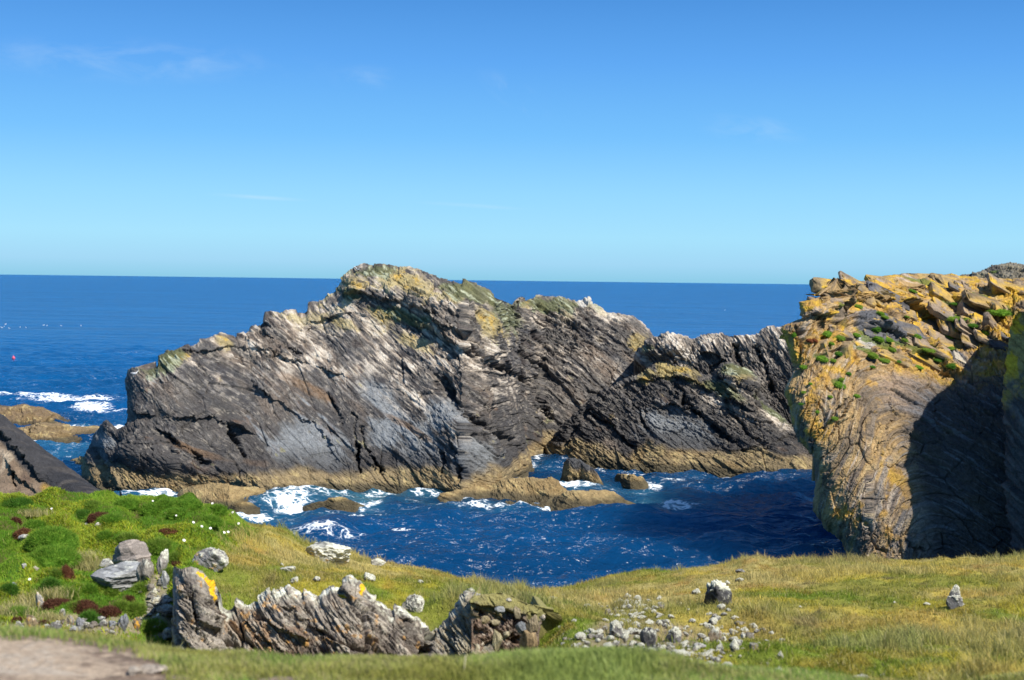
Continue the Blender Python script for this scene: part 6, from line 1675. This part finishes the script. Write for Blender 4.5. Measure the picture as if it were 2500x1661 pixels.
# daisies on the mound
M_pet = plain('petal', (.82, .80, .76)); M_eye = plain('flower_eye', (.7, .5, .04)); M_stem = plain('stem', (.08, .16, .03))
fl = bpy.data.objects.new('daisy', None)
COL.objects.link(fl)
pv = []; pf = []
for k in range(12):
    a_ = 2 * math.pi * k / 12; c_, s_ = math.cos(a_), math.sin(a_)
    n0 = len(pv)
    for (r_, w_, z_) in ((.15, .12, 0), (.6, .22, .08), (1.0, .08, .05)):
        pv += [(r_ * c_ - w_ * s_, r_ * s_ + w_ * c_, z_), (r_ * c_ + w_ * s_, r_ * s_ - w_ * c_, z_)]
    pf += [(n0, n0 + 1, n0 + 3, n0 + 2), (n0 + 2, n0 + 3, n0 + 5, n0 + 4)]
tilt = Matrix.Rotation(math.radians(50), 3, 'X')
PVv = np.array([tilt @ Vector(v) for v in pv]) * .017 + np.array([0, 0, .09])
mesh_obj('petals', PVv, np.array(pf), M_pet, parent=fl)
V, F = ICO[3]
mesh_obj('eye', V * np.array([.005, .005, .004]) + np.array([0, -.002, .092]), F, M_eye, parent=fl)
V, F = rings_mesh([(0, 0, .002, .002), (.05, 0, .0018, .0018), (.09, 0, .0015, .0015)], 6); V = V[:, [1, 2, 0]]
mesh_obj('stem', V, F, M_stem, parent=fl)
FL = [(1785, 430), (1816, 428), (1899, 372), (1852, 270), (1540, 357), (1606, 387), (1402, 277), (1216, 162), (1465, 500), (1990, 310), (2085, 338), (1690, 190), (236, 805), (1675, 395), (410, 235), (2060, 240), (1255, 1085)]
for k, (zx, zy) in enumerate(FL):
    if k == 0: c = fl
    else:
        c = fl.copy(); COL.objects.link(c)
        for ch in fl.children:
            d = ch.copy(); COL.objects.link(d); d.parent = c
    p, m = ground_at(zx / 3.26, 1180 + zy / 3.26 + 8, 3.9)
    c.location = p; c.rotation_euler = (0, 0, rs2.uniform(-.8, .8)); c.scale = (rs2.uniform(.8, 1.2),) * 3
    tag(c, 'white daisy-like flower standing in the green turf of the mound', 'flower', 'white flowers on the mound')


# two dry stems bent over the verge
def stem_obj(pts, lab, r=.0022):
    P = np.array([at(px, py, Y) for px, py, Y in pts])
    t = np.linspace(0, len(P) - 1, 40); i = np.clip(np.floor(t).astype(int), 0, len(P) - 2); f = (t - i)[:, None]
    Q = P[i] * (1 - f) + P[i + 1] * f
    for _ in range(4): Q[1:-1] = (Q[:-2] + 2 * Q[1:-1] + Q[2:]) / 4
    rr = np.linspace(r, r * .4, 40)
    V = np.concatenate([Q + np.stack([rr * math.cos(a_), rr * 0, rr * math.sin(a_)], -1) for a_ in (0, 1.57, 3.14, 4.71)])
    F = np.array([(s_ * 40 + k, s_ * 40 + k + 1, ((s_ + 1) % 4) * 40 + k + 1, ((s_ + 1) % 4) * 40 + k) for s_ in range(4) for k in range(39)])
    tag(mesh_obj('grass_stem', V, F, plain('dry_stem', (.5, .44, .28))), lab, 'grass stem')


stem_obj([(1168, 1598, 6.4), (1185, 1585, 6.4), (1215, 1570, 6.35), (1238, 1553, 6.3), (1255, 1530, 6.3), (1250, 1540, 6.3)], 'thin dry stem arching up in front of the bank')
stem_obj([(1137, 1600, 6.2), (1134, 1630, 6.15), (1127, 1655, 6.1), (1121, 1640, 6.1), (1120, 1615, 6.1)], 'thin dry stem looped down over the verge grass')
print('done', time.time() - T0)
